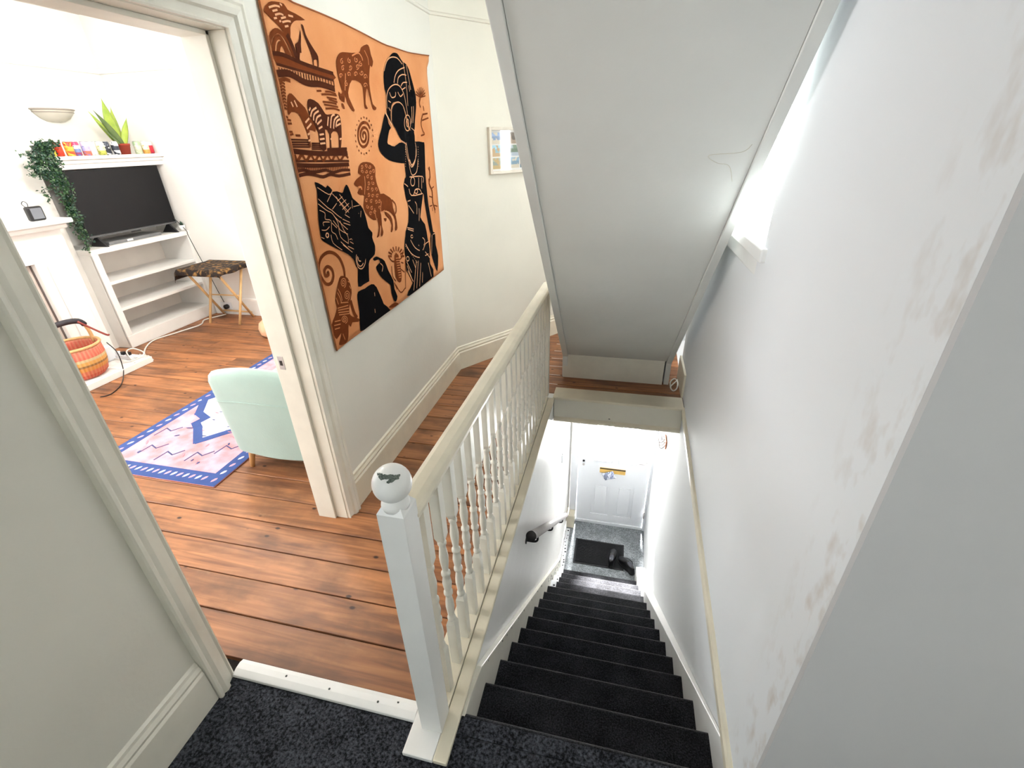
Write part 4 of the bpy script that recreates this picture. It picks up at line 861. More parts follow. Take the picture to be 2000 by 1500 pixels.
# ================================================================== BALUSTRADE
bl = thing('balustrade', 'white painted balustrade with turned balusters and a ball-topped newel post', 'balustrade')
B(-0.1055, -0.0045, -0.040, 2.16, 0.0, 0.022).build('base_rail', GLOSSC, bl, bevel=0.003)
B(-0.0030, 0.0440, -0.188, 2.16, 0.0, 0.018).build('nosing_board', GLOSSC, bl, bevel=0.004)
nw = MB()
NX0, NX1, NY0, NY1 = -0.0704, 0.0001, -0.1100, -0.0395
c = 0.008
# square newel, edges stop-chamfered between the ends
def nring(z, ch):
    return [(NX0 + ch, NY0, z), (NX1 - ch, NY0, z), (NX1, NY0 + ch, z), (NX1, NY1 - ch, z), (NX1 - ch, NY1, z), (NX0 + ch, NY1, z), (NX0, NY1 - ch, z), (NX0, NY0 + ch, z)]
zs = [(0.018, 0.001), (0.955, 0.001)]
ins = 0.012
vs = []
for z, ch in zs:
    vs += nring(z, ch)
vs += [(NX0 + ins, NY0 + ins, 0.974), (NX1 - ins, NY0 + ins, 0.974), (NX1 - ins, NY0 + ins, 0.974), (NX1 - ins, NY1 - ins, 0.974), (NX1 - ins, NY1 - ins, 0.974), (NX0 + ins, NY1 - ins, 0.974), (NX0 + ins, NY1 - ins, 0.974), (NX0 + ins, NY0 + ins, 0.974)]
fs = [tuple(range(8))[::-1], tuple(range(16, 24))]
for j in range(2):
    fs += [(j * 8 + i, j * 8 + (i + 1) % 8, (j + 1) * 8 + (i + 1) % 8, (j + 1) * 8 + i) for i in range(8)]
nwo = nw.add(vs, fs).build('newel_post', GLOSSW, bl)
CX_, CY_ = -0.0352, -0.0748
MB().lathe([(0.0335, 0.960), (0.0345, 0.968), (0.033, 0.976), (0.026, 0.984), (0.023, 0.990)], (CX_, CY_, 0), 28).build('neck', GLOSSW, nwo)
ball = MB().lathe([(0.0465 * math.sin(math.pi * i / 18), 1.0275 - 0.0465 * math.cos(math.pi * i / 18)) for i in range(19)], (CX_, CY_, 0), 32).build('ball_finial', GLOSSW, nwo)
# flaked paint on the ball, showing old green underneath
def on_ball(az, el, r=0.0477):
    return (CX_ + r * math.cos(el) * math.cos(az), CY_ + r * math.cos(el) * math.sin(az), 1.0275 + r * math.sin(el))
rb = random.Random(11)
for (a0, e0, ra, re) in ((-1.5, 0.95, 0.60, 0.15), (-0.85, 0.86, 0.40, 0.16), (-2.0, 1.02, 0.34, 0.09), (-1.15, 0.74, 0.24, 0.08), (-0.45, 0.86, 0.20, 0.08), (-1.75, 0.90, 0.25, 0.10), (-1.1, 0.98, 0.35, 0.10), (-2.3, 0.96, 0.2, 0.06), (-0.62, 0.78, 0.2, 0.07)):
    n = 14
    ring = [(a0 + ra * math.cos(2 * math.pi * i / n) * rb.uniform(.7, 1.15), e0 + re * math.sin(2 * math.pi * i / n) * rb.uniform(.6, 1.2)) for i in range(n)]
    mb = MB(); vs = [on_ball(a0, e0)] + [on_ball(*q) for q in ring]
    mid = [on_ball((a0 + q[0]) / 2, (e0 + q[1]) / 2) for q in ring]
    vs += mid
    fs = [(0, n + 1 + i, n + 1 + (i + 1) % n) for i in range(n)] + [(n + 1 + i, 1 + i, 1 + (i + 1) % n, n + 1 + (i + 1) % n) for i in range(n)]
    mb.add(vs, fs, True).build('paint_chip', mat('old_green_paint', (66, 78, 72), 0.8, 0.3, 200, c2=(120, 126, 118)), nwo, fix=False)
B(-0.1054, 0.0440, -0.188, -0.040, 0.0, 0.018).build('base_plate', GLOSSW, bl, bevel=0.003) if False else B(-0.1054, -0.0032, -0.188, -0.0405, 0.0, 0.018).build('base_plate', GLOSSW, bl, bevel=0.003)
# handrail (sags a little towards the far end)
def zr(y):
    return 0.925 - 0.026 * y
HP = [(-0.066, -0.040), (-0.070, -0.022), (-0.064, -0.006), (-0.048, 0.000), (-0.020, 0.000), (-0.004, -0.006), (0.002, -0.022), (-0.002, -0.040), (-0.012, -0.050), (-0.012, -0.062), (-0.056, -0.062), (-0.056, -0.050)]
n = len(HP)
vs = [(x, -0.045, zr(-0.045) + z) for x, z in HP] + [(x, 2.27, zr(2.27) + z) for x, z in HP]
MB().add(vs, [tuple(range(n)), tuple(range(n, 2 * n))] + [(i, (i + 1) % n, n + (i + 1) % n, n + i) for i in range(n)]).build('handrail', GLOSSC, bl, bevel=0.003)
# balusters: square ends, turned middle
H_ = 0.840
hw = 0.0165
mb = MB()
def sq(z0, z1, a, b):
    mb.hexa([(-a, -a, z0), (a, -a, z0), (a, a, z0), (-a, a, z0), (-b, -b, z1), (b, -b, z1), (b, b, z1), (-b, b, z1)])
sq(0.0, 0.215, hw, hw); sq(0.215, 0.235, hw, 0.0105)
sq(0.610, 0.630, 0.0105, hw); sq(0.630, H_, hw, hw)
prof = [(0.0105, 0.228), (0.0145, 0.238), (0.0145, 0.246), (0.0105, 0.252), (0.0115, 0.262), (0.0150, 0.300), (0.0140, 0.325), (0.0105, 0.352), (0.0105, 0.360), (0.0155, 0.366), (0.0155, 0.376), (0.0115, 0.382), (0.0140, 0.400), (0.0160, 0.418), (0.0140, 0.436), (0.0115, 0.452), (0.0155, 0.458), (0.0155, 0.468), (0.0105, 0.474), (0.0105, 0.484), (0.0140, 0.515), (0.0155, 0.540), (0.0115, 0.578), (0.0105, 0.590), (0.0145, 0.596), (0.0145, 0.606), (0.0105, 0.615)]
mb.lathe(prof, (0, 0, 0), 14)
b0 = None
for k in range(21):
    y = 0.030 + 0.1018 * k
    if b0 is None:
        o = b0 = mb.build('baluster', GLOSS, bl)
    else:
        o = b0.copy(); COL.objects.link(o)
    o.location = (-0.030, y, 0.0215)
    o.scale.z = (zr(y) - 0.0605 - 0.0215) / H_
B(-0.062, -0.006, 2.165, 2.215, 0.021, zr(2.2) - 0.06).build('end_post', GLOSS, bl, bevel=0.003)

# ================================================================== UPPER STAIRCASE (seen from below)
us = thing('staircase', 'white painted underside of the staircase climbing to the floor above', 'staircase', (0.465, 2.6, 0))
SS = 0.95
def zsof(y):
    return 0.205 + SS * (2.551 - y)
ytop = -0.24
def slab(xa, xb, dz0, dz1, y0=2.551):
    return MB().prism([(y0, zsof(y0) + dz0), (ytop, zsof(ytop) + dz0), (ytop, zsof(ytop) + dz1), (y0, zsof(y0) + dz1)], xa, xb, 'x')
P_(slab(0.094, 0.846, 0.0, 0.014), 'soffit', SOFFIT, us)
for xa, xb in ((0.050, 0.0925), (0.8475, 0.886)):
    P_(MB().prism([(2.558, 0.0), (2.545, 0.19), (ytop, zsof(ytop) - 0.008), (ytop, zsof(ytop) + 0.33), (2.93, 0.30), (2.93, 0.0)], xa, xb, 'x'), 'stringer', SOFFIT, us, bevel=0.003)
P_(B(0.056, 0.838, 2.551, 2.571, 0.0, 0.207), 'base_panel', GLOSS, us, bevel=0.002)
TREAD = mat('painted_tread', (150, 140, 128), 0.6, 0.1, 8)
for k in range(15):
    y1 = 2.90 - 0.2 * k
    if y1 - 0.22 < ytop:
        break
    z = 0.19 * (k + 1)
    P_(B(0.0926, 0.8474, y1 - 0.2, y1 + 0.02, z - 0.028, z), 'tread', TREAD, us, bevel=0.004)
    P_(B(0.0926, 0.8474, y1 - 0.018, y1, max(0.0, z - 0.19), z - 0.029), 'riser', GLOSS, us)
# hairline tide mark of an old leak on the soffit
crk = [[0.824, 0.979], [0.8, 1.003], [0.702, 1.011], [0.735, 1.037], [0.778, 1.048], [0.808, 1.104]]
P_(MB().tube([(min(x, 0.835), y, zsof(y) - 0.0004) for x, y in catmull(crk, False, 5)], 0.0007, 6), 'paint_crack', mat('stain_line', (214, 208, 190), 0.8, 0.05, 30), us)

# white cable loops on the boards beside the stair foot
CABW = mat('white_cable', (234, 232, 226), 0.5, 0.05, 20)
cl = MB().tube(catmull([(0.90, 2.50, 0.006), (0.905, 2.60, 0.006), (0.94, 2.66, 0.008), (0.958, 2.60, 0.012), (0.945, 2.50, 0.006), (0.915, 2.455, 0.006), (0.897, 2.50, 0.014), (0.93, 2.57, 0.016), (0.962, 2.64, 0.012), (0.968, 2.70, 0.006)], False, 5), 0.005, 8).build('white_cable', CABW)
tag(cl, 'looped white cable on the boards beside the foot of the upper stairs', 'cable')

# ================================================================== TAPESTRY
tp = thing('tapestry', 'orange printed cloth wall hanging with black figures and brown animals', 'wall hanging', (XW, 1.66, 0.85))
def topz(y):
    pts = [(0.915, 2.235), (1.10, 2.205), (1.44, 2.204), (1.86, 2.180), (2.15, 2.186), (2.44, 2.208)]
    for (a, za), (b, zb2) in zip(pts[:-1], pts[1:]):
        if y <= b:
            return za + (zb2 - za) * (y - a) / (b - a)
    return pts[-1][1]
def wave(y, z):
    return 0.0018 * math.sin(7 * y + 3 * z) * math.sin(5 * z - 2 * y) + 0.0012 * math.sin(19 * y + 4 * z)
def cloth_pt(u, v, off=0.0):
    z = 0.870 + 0.024 * u
    yl = 0.925 - 0.008 * v
    yr = 2.385 + 0.02 * math.sin(math.pi * v * 0.5) * v + (0.028 if v > 0.97 else 0.0) * v
    y = yl + (yr - yl) * u
    z = z + (topz(y) - z) * v
    return (XW + 0.010 + wave(y, z) + off + (0.012 * ((u - 0.93) / 0.07) * ((v - 0.93) / 0.07) if u > 0.93 and v > 0.93 else 0), y, z)
CLOTH = mat('orange_cloth', (218, 150, 98), 0.85, 0.10, 3.0, 0.25, 260, c2=(204, 130, 76))
o = P_(MB().grid(lambda u, v: cloth_pt(u, v), 48, 40), 'cloth', CLOTH, tp)
so = o.modifiers.new('solid', 'SOLIDIFY'); so.thickness = 0.0016; so.offset = -1
hem = MB()
hem.tube([cloth_pt(0.002, v / 30, 0.001) for v in range(31)], 0.0028, 6)
P_(hem, 'hem', mat('cloth_hem', (150, 84, 44), 0.9, 0.1, 30), tp)
P_(MB().tube([cloth_pt(u / 30, 0.998, 0.001) for u in range(31)], 0.0028, 6), 'hem', mat('cloth_hem', (150, 84, 44), 0.9), tp)
INK = {'K': mat('black_ink', (11, 11, 14), 0.95, 0.2, 30, spec=0.08), 'B': mat('brown_ink', (112, 54, 24), 0.85, 0.15, 40, spec=0.08), 'D': mat('dark_brown_ink', (74, 34, 18), 0.85, 0.15, 40, spec=0.08), 'O': mat('bare_cloth_line', (224, 164, 120), 0.85, 0.06, 30), 'C': mat('bare_cloth_swirl', (205, 128, 74), 0.85, 0.06, 30)}
LAY = {'B': 0.0022, 'D': 0.0026, 'K': 0.0030, 'C': 0.0034, 'O': 0.0038}
def ink_pt(y, z, off):
    zmin = 0.870 + 0.024 * (y - 0.925) / 1.46
    z = max(z, zmin + 0.002); y = min(max(y, 0.93), 2.40)
    return (XW + 0.010 + wave(y, z) + off, y, z)
def ribbon(mb, pts, w, off):
    n = len(pts); vs = []
    for i, p in enumerate(pts):
        a, b = pts[max(0, i - 1)], pts[min(n - 1, i + 1)]
        dy, dz = b[0] - a[0], b[1] - a[1]
        l = math.hypot(dy, dz) or 1e-6
        ny, nz = -dz / l, dy / l
        vs.append(ink_pt(p[0] + ny * w / 2, p[1] + nz * w / 2, off)); vs.append(ink_pt(p[0] - ny * w / 2, p[1] - nz * w / 2, off))
    mb.add(vs, [(2 * i, 2 * i + 1, 2 * i + 3, 2 * i + 2) for i in range(n - 1)])
for fig, items in PRINT.items():
    by = {}
    for t, col, w, q in items:
        by.setdefault(col, []).append((t, w, [(0.9 + q[i] / 1000, 0.85 + q[i + 1] / 1000) for i in range(0, len(q), 2)]))
    cols = sorted(by, key=lambda c_: LAY[c_])
    base = None
    for ci, col in enumerate(cols):
        mb = MB()
        for t, w, pts in by[col]:
            if t == 'F':
                pp = catmull(pts, True, 2)
                mb.add([ink_pt(y, z, LAY[col]) for y, z in pp], [tuple(range(len(pp)))])
            else:
                ribbon(mb, catmull(pts, False, 3), w / 100, LAY[col])
        nm = fig if base is None else 'print_detail'
        o = P_(mb, nm, INK[col], tp if base is None else base, fix=False)
        base = base or o
        o['kind'] = 'stuff'
        # ngons to triangles so that concave outlines stay exact
        bm = bmesh.new(); bm.from_mesh(o.data)
        bmesh.ops.triangulate(bm, faces=[f for f in bm.faces if len(f.verts) > 4], ngon_method='BEAUTY')
        bm.to_mesh(o.data); bm.free()

# ================================================================== FRAMED PICTURES ON THE ANGLED WALL
an = Vector((math.cos(ang), math.sin(ang), 0)); nn = Vector((an.y, -an.x, 0))
pf = thing('picture_frame', 'white framed collage of small photos on the cream angled wall', 'picture frame', tuple(Vector((XW, 2.545, 1.505)) + an * 0.66))
def fr(mb, u0, u1, d0, d1, z0, z1):
    q = [Vector((XW, 2.545, 0)) + an * u + nn * d for u, d in ((u0, d0), (u1, d0), (u1, d1), (u0, d1))]
    return mb.hexa([(p.x, p.y, z0) for p in q] + [(p.x, p.y, z1) for p in q])
FU0, FU1, FZ0, FZ1 = 0.418, 0.90, 1.505, 1.820
for a, b, c_, d in ((FU0, FU0 + 0.022, FZ0, FZ1), (FU1 - 0.022, FU1, FZ0, FZ1), (FU0 + 0.022, FU1 - 0.022, FZ0, FZ0 + 0.02), (FU0 + 0.022, FU1 - 0.022, FZ1 - 0.02, FZ1)):
    P_(fr(MB(), a, b, 0.002, 0.030, c_, d), 'frame', mat('limed_frame', (226, 216, 200), 0.5, 0.08, 20), pf, bevel=0.002)
P_(fr(MB(), FU0 + 0.022, FU1 - 0.022, 0.004, 0.010, FZ0 + 0.02, FZ1 - 0.02), 'mount', mat('mount_card', (232, 230, 226), 0.8, 0.02, 20), pf)
pics = [((150, 160, 150), (196, 170, 120)), ((120, 150, 170), (210, 200, 180)), ((160, 140, 130), (90, 110, 120)), ((150, 190, 205), (200, 170, 130)), ((110, 130, 110), (180, 190, 200)), ((190, 160, 110), (120, 170, 190)), ((140, 160, 190), (220, 210, 190)), ((100, 90, 80), (170, 150, 130)), ((180, 190, 170), (110, 120, 150))]
for i in range(9):
    cx_, cz_ = i % 3, i // 3
    u0 = FU0 + 0.036 + cx_ * 0.139; z0 = FZ0 + 0.034 + cz_ * 0.085
    P_(fr(MB(), u0, u0 + 0.128, 0.010, 0.0115, z0, z0 + 0.076), 'photo', band_mat('photo_%d' % i, [pics[i][1], pics[i][0], tuple(min(255, int(v * 1.15)) for v in pics[i][0])], 26, 0.5, 0.0, 'Z', z0 - 1.505, z0 + 0.076 - 1.505, 0.45, pics[i][1]), pf)
PG = glass_mat('picture_glass')
P_(fr(MB(), FU0 + 0.02, FU1 - 0.02, 0.016, 0.018, FZ0 + 0.018, FZ1 - 0.018), 'glass', PG, pf)

# ================================================================== LIVING ROOM
# alcove bookcase under the television
bk = thing('alcove_bookcase', 'white built-in alcove bookcase with open shelves below the television', 'bookcase', (-4.4, 2.96, 0))
BX0, BX1 = XF + 0.001, -4.200
PINKW = mat('warm_white_paint', (238, 230, 222), 0.5, 0.05, 6)
P_(B(BX0, BX1 - 0.01, 2.421, 2.455, 0.0, 0.90), 'side_panel', GLOSSW, bk, bevel=0.002)
P_(B(BX0, BX1 - 0.01, 3.465, 3.499, 0.0, 0.90), 'side_panel', GLOSSW, bk, bevel=0.002)
P_(B(BX0, BX0 + 0.02, 2.455, 3.465, 0.0, 0.90), 'back_panel', PINKW, bk)
P_(B(BX0, BX1, 2.421, 3.499, 0.900, 0.945), 'top_board', GLOSSW, bk, bevel=0.004)
for z in (0.640, 0.385):
    P_(B(BX0 + 0.02, BX1 - 0.02, 2.455, 3.465, z - 0.028, z), 'shelf', GLOSSW, bk, bevel=0.002)
P_(B(BX0 + 0.02, BX1 - 0.02, 2.455, 3.465, 0.10, 0.125), 'shelf', GLOSSW, bk, bevel=0.002)
P_(B(BX1 - 0.02, BX1 + 0.006, 2.421, 3.499, 0.0, 0.125), 'plinth', GLOSSW, bk, bevel=0.004)
P_(B(BX1 - 0.02, BX1 + 0.004, 2.421, 2.478, 0.125, 0.90), 'face_stile', GLOSSW, bk, bevel=0.003)
# display shelf over the television
sh = thing('display_shelf', 'white moulded display shelf over the television holding cans and a plant', 'shelf', (-4.4, 2.96, 1.6))
P_(B(BX0, -4.195, 2.421, 3.499, 1.672, 1.700), 'shelf_board', GLOSSW, sh, bevel=0.004)
P_(B(BX0, -4.222, 2.421, 3.499, 1.640, 1.672), 'moulding', GLOSSW, sh, bevel=0.006)
P_(B(BX0, -4.240, 2.421, 3.499, 1.598, 1.640), 'fascia', GLOSSW, sh, bevel=0.003)

# television
tv = thing('television', 'wide black flat screen television standing on the white bookcase', 'television', (-4.3, 2.98, 0.945))
SCREEN = mat('screen_glass', (16, 17, 21), 0.2, 0.1, 3, spec=0.25)
P_(B(-4.318, -4.285, 2.530, 3.458, 1.030, 1.592), 'casing', BLACK, tv, bevel=0.004)
P_(B(-4.285, -4.2835, 2.537, 3.451, 1.050, 1.586), 'screen', SCREEN, tv)
P_(B(-4.2855, -4.280, 2.530, 3.458, 1.030, 1.046), 'bottom_bezel', mat('grey_bezel', (96, 98, 100), 0.4, 0.1, 20, metal=0.5), tv, bevel=0.001)
for y in (2.60, 3.37):
    P_(MB().hexa([(-4.40, y - 0.012, 0.945), (-4.20, y - 0.012, 0.945), (-4.20, y + 0.012, 0.945), (-4.40, y + 0.012, 0.945), (-4.315, y - 0.009, 1.032), (-4.288, y - 0.009, 1.032), (-4.288, y + 0.009, 1.032), (-4.315, y + 0.009, 1.032)]), 'foot', BLACK, tv, bevel=0.003)
P_(B(-4.284, -4.276, 2.93, 3.03, 1.018, 1.031), 'sensor_bar', BLACK, tv, bevel=0.002)
sb = thing('tv_shade_slab', 'grey slab painting the shaded shelf under the television', 'shade slab', (-4.37, 2.93, 0.945))  # added slab; the shelf's shade and reflection are put into its grey
P_(B(-4.50, -4.26, 2.66, 3.22, 0.945, 0.975), 'body', mat('shelf_shade_grey', (120, 122, 124), 0.35, 0.1, 15, metal=0.3), sb, bevel=0.006)
P_(B(-4.261, -4.2585, 2.84, 2.90, 0.952, 0.969), 'front_panel', GLOSSW, sb, bevel=0.001)

# drink cans on the display shelf
ALU = mat('can_lid', (196, 198, 202), 0.3, 0.05, 30, metal=0.8)
cans = [
 (2.512, [(206, 196, 60), (226, 214, 110), (196, 176, 40)], 0.40, (240, 232, 170), 'yellow drink can half hidden by the ivy'),
 (2.592, [(196, 52, 32), (206, 58, 36), (186, 40, 26)], 0.28, (226, 110, 60), 'tall red drink can next to the ivy on the display shelf'),
 (2.667, [(214, 84, 48), (238, 170, 60), (206, 60, 40)], 0.45, (246, 206, 90), 'red and orange drink can in the row over the television'),
 (2.738, [(150, 70, 110), (120, 140, 190), (232, 226, 232), (214, 70, 110)], 0.35, (90, 120, 190), 'pink and blue drink can in the row over the television'),
 (2.808, [(206, 110, 90), (176, 170, 214), (206, 200, 230)], 0.35, (130, 130, 190), 'lavender drink can in the row over the television'),
 (2.876, [(236, 234, 228), (226, 220, 210), (240, 240, 238)], 0.30, (190, 200, 190), 'plain white drink can in the row over the television'),
 (2.944, [(186, 186, 90), (228, 224, 180), (236, 236, 226)], 0.35, (140, 150, 60), 'pale yellow-green drink can in the row over the television'),
 (3.012, [(40, 46, 60), (28, 34, 46), (52, 60, 74)], 0.42, (214, 218, 222), 'black drink can with white flecks in the row over the television'),
 (3.080, [(226, 228, 230), (52, 58, 70), (232, 232, 232)], 0.42, (40, 44, 54), 'white drink can with black flecks left of the snake plant'),
 (3.325, [(190, 206, 170), (206, 214, 190), (170, 196, 160)], 0.35, (232, 236, 222), 'pale green drink can right of the snake plant'),
 (3.392, [(226, 160, 90), (236, 226, 196), (240, 238, 226)], 0.35, (190, 150, 60), 'cream and orange drink can right of the snake plant'),
 (3.456, [(190, 36, 56), (200, 44, 60), (226, 214, 216)], 0.30, (30, 40, 80), 'red and navy drink can at the right end of the display shelf'),
]
can0 = None
for i, (y, bands, spk, sc2, lab) in enumerate(cans):
    cn = thing('drink_can', lab, 'can', (-4.275 - 0.02 * (i % 2), y, 1.700), 'drink cans lined up on the display shelf')
    MB().lathe([(0.0, 0.0), (0.026, 0.0), (0.031, 0.008), (0.031, 0.098), (0.027, 0.108)], (0, 0, 0), 20).build('can_body', band_mat('can_print_%d' % i, bands, 45, 0.4, 0.15, 'Z', 0.0, 0.11, spk, sc2), cn)
    ld = MB().lathe([(0.027, 0.108), (0.0275, 0.113), (0.025, 0.113), (0.024, 0.108), (0.0, 0.108)], (0, 0, 0), 20).build('can_lid', ALU, cn)
    B(-0.006, 0.006, -0.011, 0.004, 0.1082, 0.1105).build('pull_tab', ALU, ld)

# snake plant
sn = thing('snake_plant', 'broad-leaved pale green snake plant in a terracotta pot on the display shelf', 'plant', (-4.33, 3.205, 1.700))
TERRA = mat('terracotta', (158, 58, 38), 0.8, 0.15, 20)
pot = MB().lathe([(0.0, 0.0), (0.046, 0.0), (0.060, 0.075), (0.064, 0.075), (0.064, 0.092), (0.056, 0.092), (0.052, 0.078), (0.0, 0.078)], (0, 0, 0), 24).build('pot', TERRA, sn)
MB().lathe([(0.052, 0.079), (0.02, 0.083), (0.0, 0.082)], (0, 0, 0), 16).build('soil', mat('soil', (52, 36, 26), 0.95, 0.3, 60), pot)
LEAFA = mat('snake_leaf', (168, 188, 74), 0.45, 0.2, 14, c2=(132, 162, 58))
LEAFB = mat('snake_leaf_dark', (70, 92, 48), 0.45, 0.2, 14, c2=(92, 112, 60))
def blade(base, tip, w, bend, m, twist=0.0):
    base, tip = Vector(base), Vector(tip)
    ax = (tip - base)
    side = Vector((math.sin(twist), math.cos(twist), 0)).normalized()
    nrm = ax.normalized().cross(side)
    def f(u, v):
        wd = w * (math.sin(math.pi * (0.12 + 0.88 * v) ** 0.8) ** 0.7 * 0.94 + 0.06) * (1 - v ** 6)
        p = base + ax * v + Vector(bend) * (v * v) + side * (u - 0.5) * 2 * wd + nrm * (0.25 * wd * (abs(u - 0.5) * 2) ** 2)
        return tuple(p)
    o_ = MB().grid(f, 6, 14).build('leaf', m, sn)
    q = o_.modifiers.new('solid', 'SOLIDIFY'); q.thickness = 0.003
blade((0, -0.01, 0.08), (0.03, -0.06, 0.46), 0.055, (0, 0, 0), LEAFA)
blade((0.01, 0.02, 0.08), (0.03, 0.10, 0.31), 0.032, (0, 0.02, 0), LEAFA, 0.3)
blade((0.0, -0.02, 0.08), (0.02, -0.17, 0.33), 0.040, (0, -0.05, 0.02), LEAFA, -0.2)
blade((0.03, -0.015, 0.08), (0.03, -0.13, 0.36), 0.030, (0, -0.05, 0), LEAFB, 0.2)
blade((0.03, -0.03, 0.08), (0.06, -0.15, 0.22), 0.034, (0, -0.06, 0.05), LEAFB, -0.5)
blade((0.0, 0.01, 0.08), (-0.03, 0.02, 0.40), 0.036, (0, 0.03, 0), LEAFA, 0.1)

# ivy trailing from the shelf end
iv = thing('trailing_ivy', 'dark green ivy trailing from the shelf down the left of the television', 'plant', (-4.24, 2.42, 1.70))
r_ = random.Random(5)
IVY = mat('ivy_leaf', (38, 70, 44), 0.4, 0.3, 30, c2=(72, 104, 62))
IVYD = mat('ivy_leaf_dark', (24, 50, 40), 0.35, 0.3, 30, c2=(60, 92, 74))
ipot = MB().lathe([(0.0, 0.0), (0.045, 0.0), (0.056, 0.085), (0.050, 0.085), (0.046, 0.07), (0.0, 0.07)], (0, 0, 0), 20).build('pot', mat('dark_pot', (44, 52, 46), 0.6, 0.1, 10), iv)
strands = []
for s in range(17):
    a = r_.uniform(-0.5, 1)
    x0, y0 = r_.uniform(-0.03, 0.05), r_.uniform(-0.05, 0.05)
    ln = r_.choice([0.35, 0.5, 0.6, 0.7, 0.78])
    short = s < 6
    if short:
        ln = r_.uniform(0.12, 0.38)
    pts = [(x0, y0, 0.06), (0.045 + r_.uniform(0, 0.03), y0 + r_.uniform(-0.06, 0.08), 0.10)]
    m_ = 9
    for j in range(1, m_ + 1):
        t = j / m_
        yy = (r_.uniform(-0.15, -0.04) if short else 0.0 + 0.02 * t - 0.05 * t * t) + r_.gauss(0, 0.026) + (0.06 * (1 - t) * r_.uniform(-1, 1))
        pts.append((0.065 + r_.gauss(0, 0.014), yy, 0.05 - ln * t))
    strands.append(catmull(pts, False, 4))
stm, lv, lv2 = MB(), MB(), MB()
for sp_ in strands:
    stm.tube(sp_, 0.0016, 5)
    for p in sp_:
        for q in range(4):
            L_ = r_.uniform(0.012, 0.024)
            a, b = r_.uniform(0, 2 * math.pi), r_.uniform(-0.9, 0.6)
            d = Vector((abs(math.cos(a)) * math.cos(b) * 0.8, math.sin(a) * math.cos(b), math.sin(b)))
            s = d.cross(Vector((r_.gauss(0, 1), r_.gauss(0, 1), r_.gauss(0, 1)))).normalized() * L_ * 0.55
            o0 = Vector(p) + Vector((0.002, r_.gauss(0, 0.012), r_.gauss(0, 0.012)))
            pts = [o0, o0 + d * L_ * 0.4 + s, o0 + d * L_, o0 + d * L_ * 0.4 - s]
            (lv if r_.random() < 0.55 else lv2).add([tuple(v) for v in pts], [(0, 1, 2, 3)])
stm.build('stem', IVYD, iv)['kind'] = 'stuff'
lv.build('foliage', IVY, iv, fix=False)['kind'] = 'stuff'
lv2.build('foliage', IVYD, iv, fix=False)['kind'] = 'stuff'

# small potted plant beside the television
sp_ = thing('potted_succulent', 'tiny dark succulent in a white pot at the right of the television', 'plant', (-4.235, 3.462, 0.945))
MB().lathe([(0.0, 0.0), (0.024, 0.0), (0.031, 0.060), (0.027, 0.060), (0.025, 0.052), (0.0, 0.052)], (0, 0, 0), 18).build('pot', GLOSSW, sp_)
fo = MB()
for i in range(46):
    a, b = r_.uniform(0, 6.28), r_.uniform(0.2, 1.5)
    d = Vector((math.cos(a) * math.cos(b), math.sin(a) * math.cos(b), math.sin(b)))
    s = d.cross(Vector((0, 0, 1))).normalized() * 0.006
    o0 = Vector((0, 0, 0.052)); L_ = r_.uniform(0.03, 0.055)
    fo.add([tuple(o0), tuple(o0 + d * L_ * 0.5 + s), tuple(o0 + d * L_), tuple(o0 + d * L_ * 0.5 - s)], [(0, 1, 2, 3)])
fo.build('foliage', IVYD, sp_, fix=False)['kind'] = 'stuff'

# wall uplighter
wlp = thing('wall_light', 'half-bowl plaster uplighter on the white far wall above the shelf', 'wall light', (XF, 2.915, 2.07))
SHADE = mat('plaster_shade', (206, 202, 190), 0.6, 0.05, 10)
n = 20
wl_ = MB().lathe([(0.03, -0.100), (0.075, -0.092), (0.12, -0.070), (0.155, -0.035), (0.172, -0.004)], (0.001, 0, 0), n, 0.75, 1.0, -math.pi / 2, math.pi / 2)
shd = wl_.build('shade', SHADE, wlp)
q = shd.modifiers.new('solid', 'SOLIDIFY'); q.thickness = 0.006
MB().tube([(0.002 + 0.131 * math.cos(-math.pi / 2 + math.pi * i / 24), 0.175 * math.sin(-math.pi / 2 + math.pi * i / 24), 0.0) for i in range(25)], 0.006, 8).build('rim', mat('grey_rim', (160, 152, 144), 0.5, 0.05, 10), wlp)
MB().tube([(0.002 + 0.122 * math.cos(-math.pi / 2 + math.pi * i / 24), 0.164 * math.sin(-math.pi / 2 + math.pi * i / 24), -0.022) for i in range(25)], 0.004, 8).build('rim', mat('grey_rim', (160, 152, 144)), wlp)

# added globe lamp, put in to brighten the television wall
pd = thing('added_globe_lamp', 'added white globe lamp brightening the living room', 'lamp', (-2.75, 2.0, 2.62))
m, t, N, L, P = nt('added_globe_glow')
P.inputs['Emission Color'].default_value = (1, 0.97, 0.92, 1); P.inputs['Emission Strength'].default_value = 5
no = N.new('ShaderNodeTexNoise'); mr = N.new('ShaderNodeMapRange'); mr.inputs[3].default_value = 0.85; mr.inputs[4].default_value = 0.95
L.new(no.outputs['Fac'], mr.inputs[0]); L.new(mr.outputs[0], P.inputs['Base Color'])
MB().lathe([(0.11 * math.sin(math.pi * i / 14), -0.11 * math.cos(math.pi * i / 14)) for i in range(15)], (0, 0, 0), 24).build('globe', m, pd)
MB().tube([(0, 0, 0.105), (0, 0, 0.225)], 0.004, 6).build('flex', UPVC, pd)
MB().lathe([(0.05, 0.215), (0.05, 0.229), (0.0, 0.229)], (0, 0, 0), 20).build('ceiling_rose', UPVC, pd)
gl_ = bpy.data.lights.new('added_globe_light', 'POINT'); gl_.energy = 95; gl_.shadow_soft_size = 0.12; gl_.color = (1, 0.97, 0.92)
glo = bpy.data.objects.new('added_globe_light', gl_); COL.objects.link(glo); glo.location = (-2.75, 2.0, 2.37)

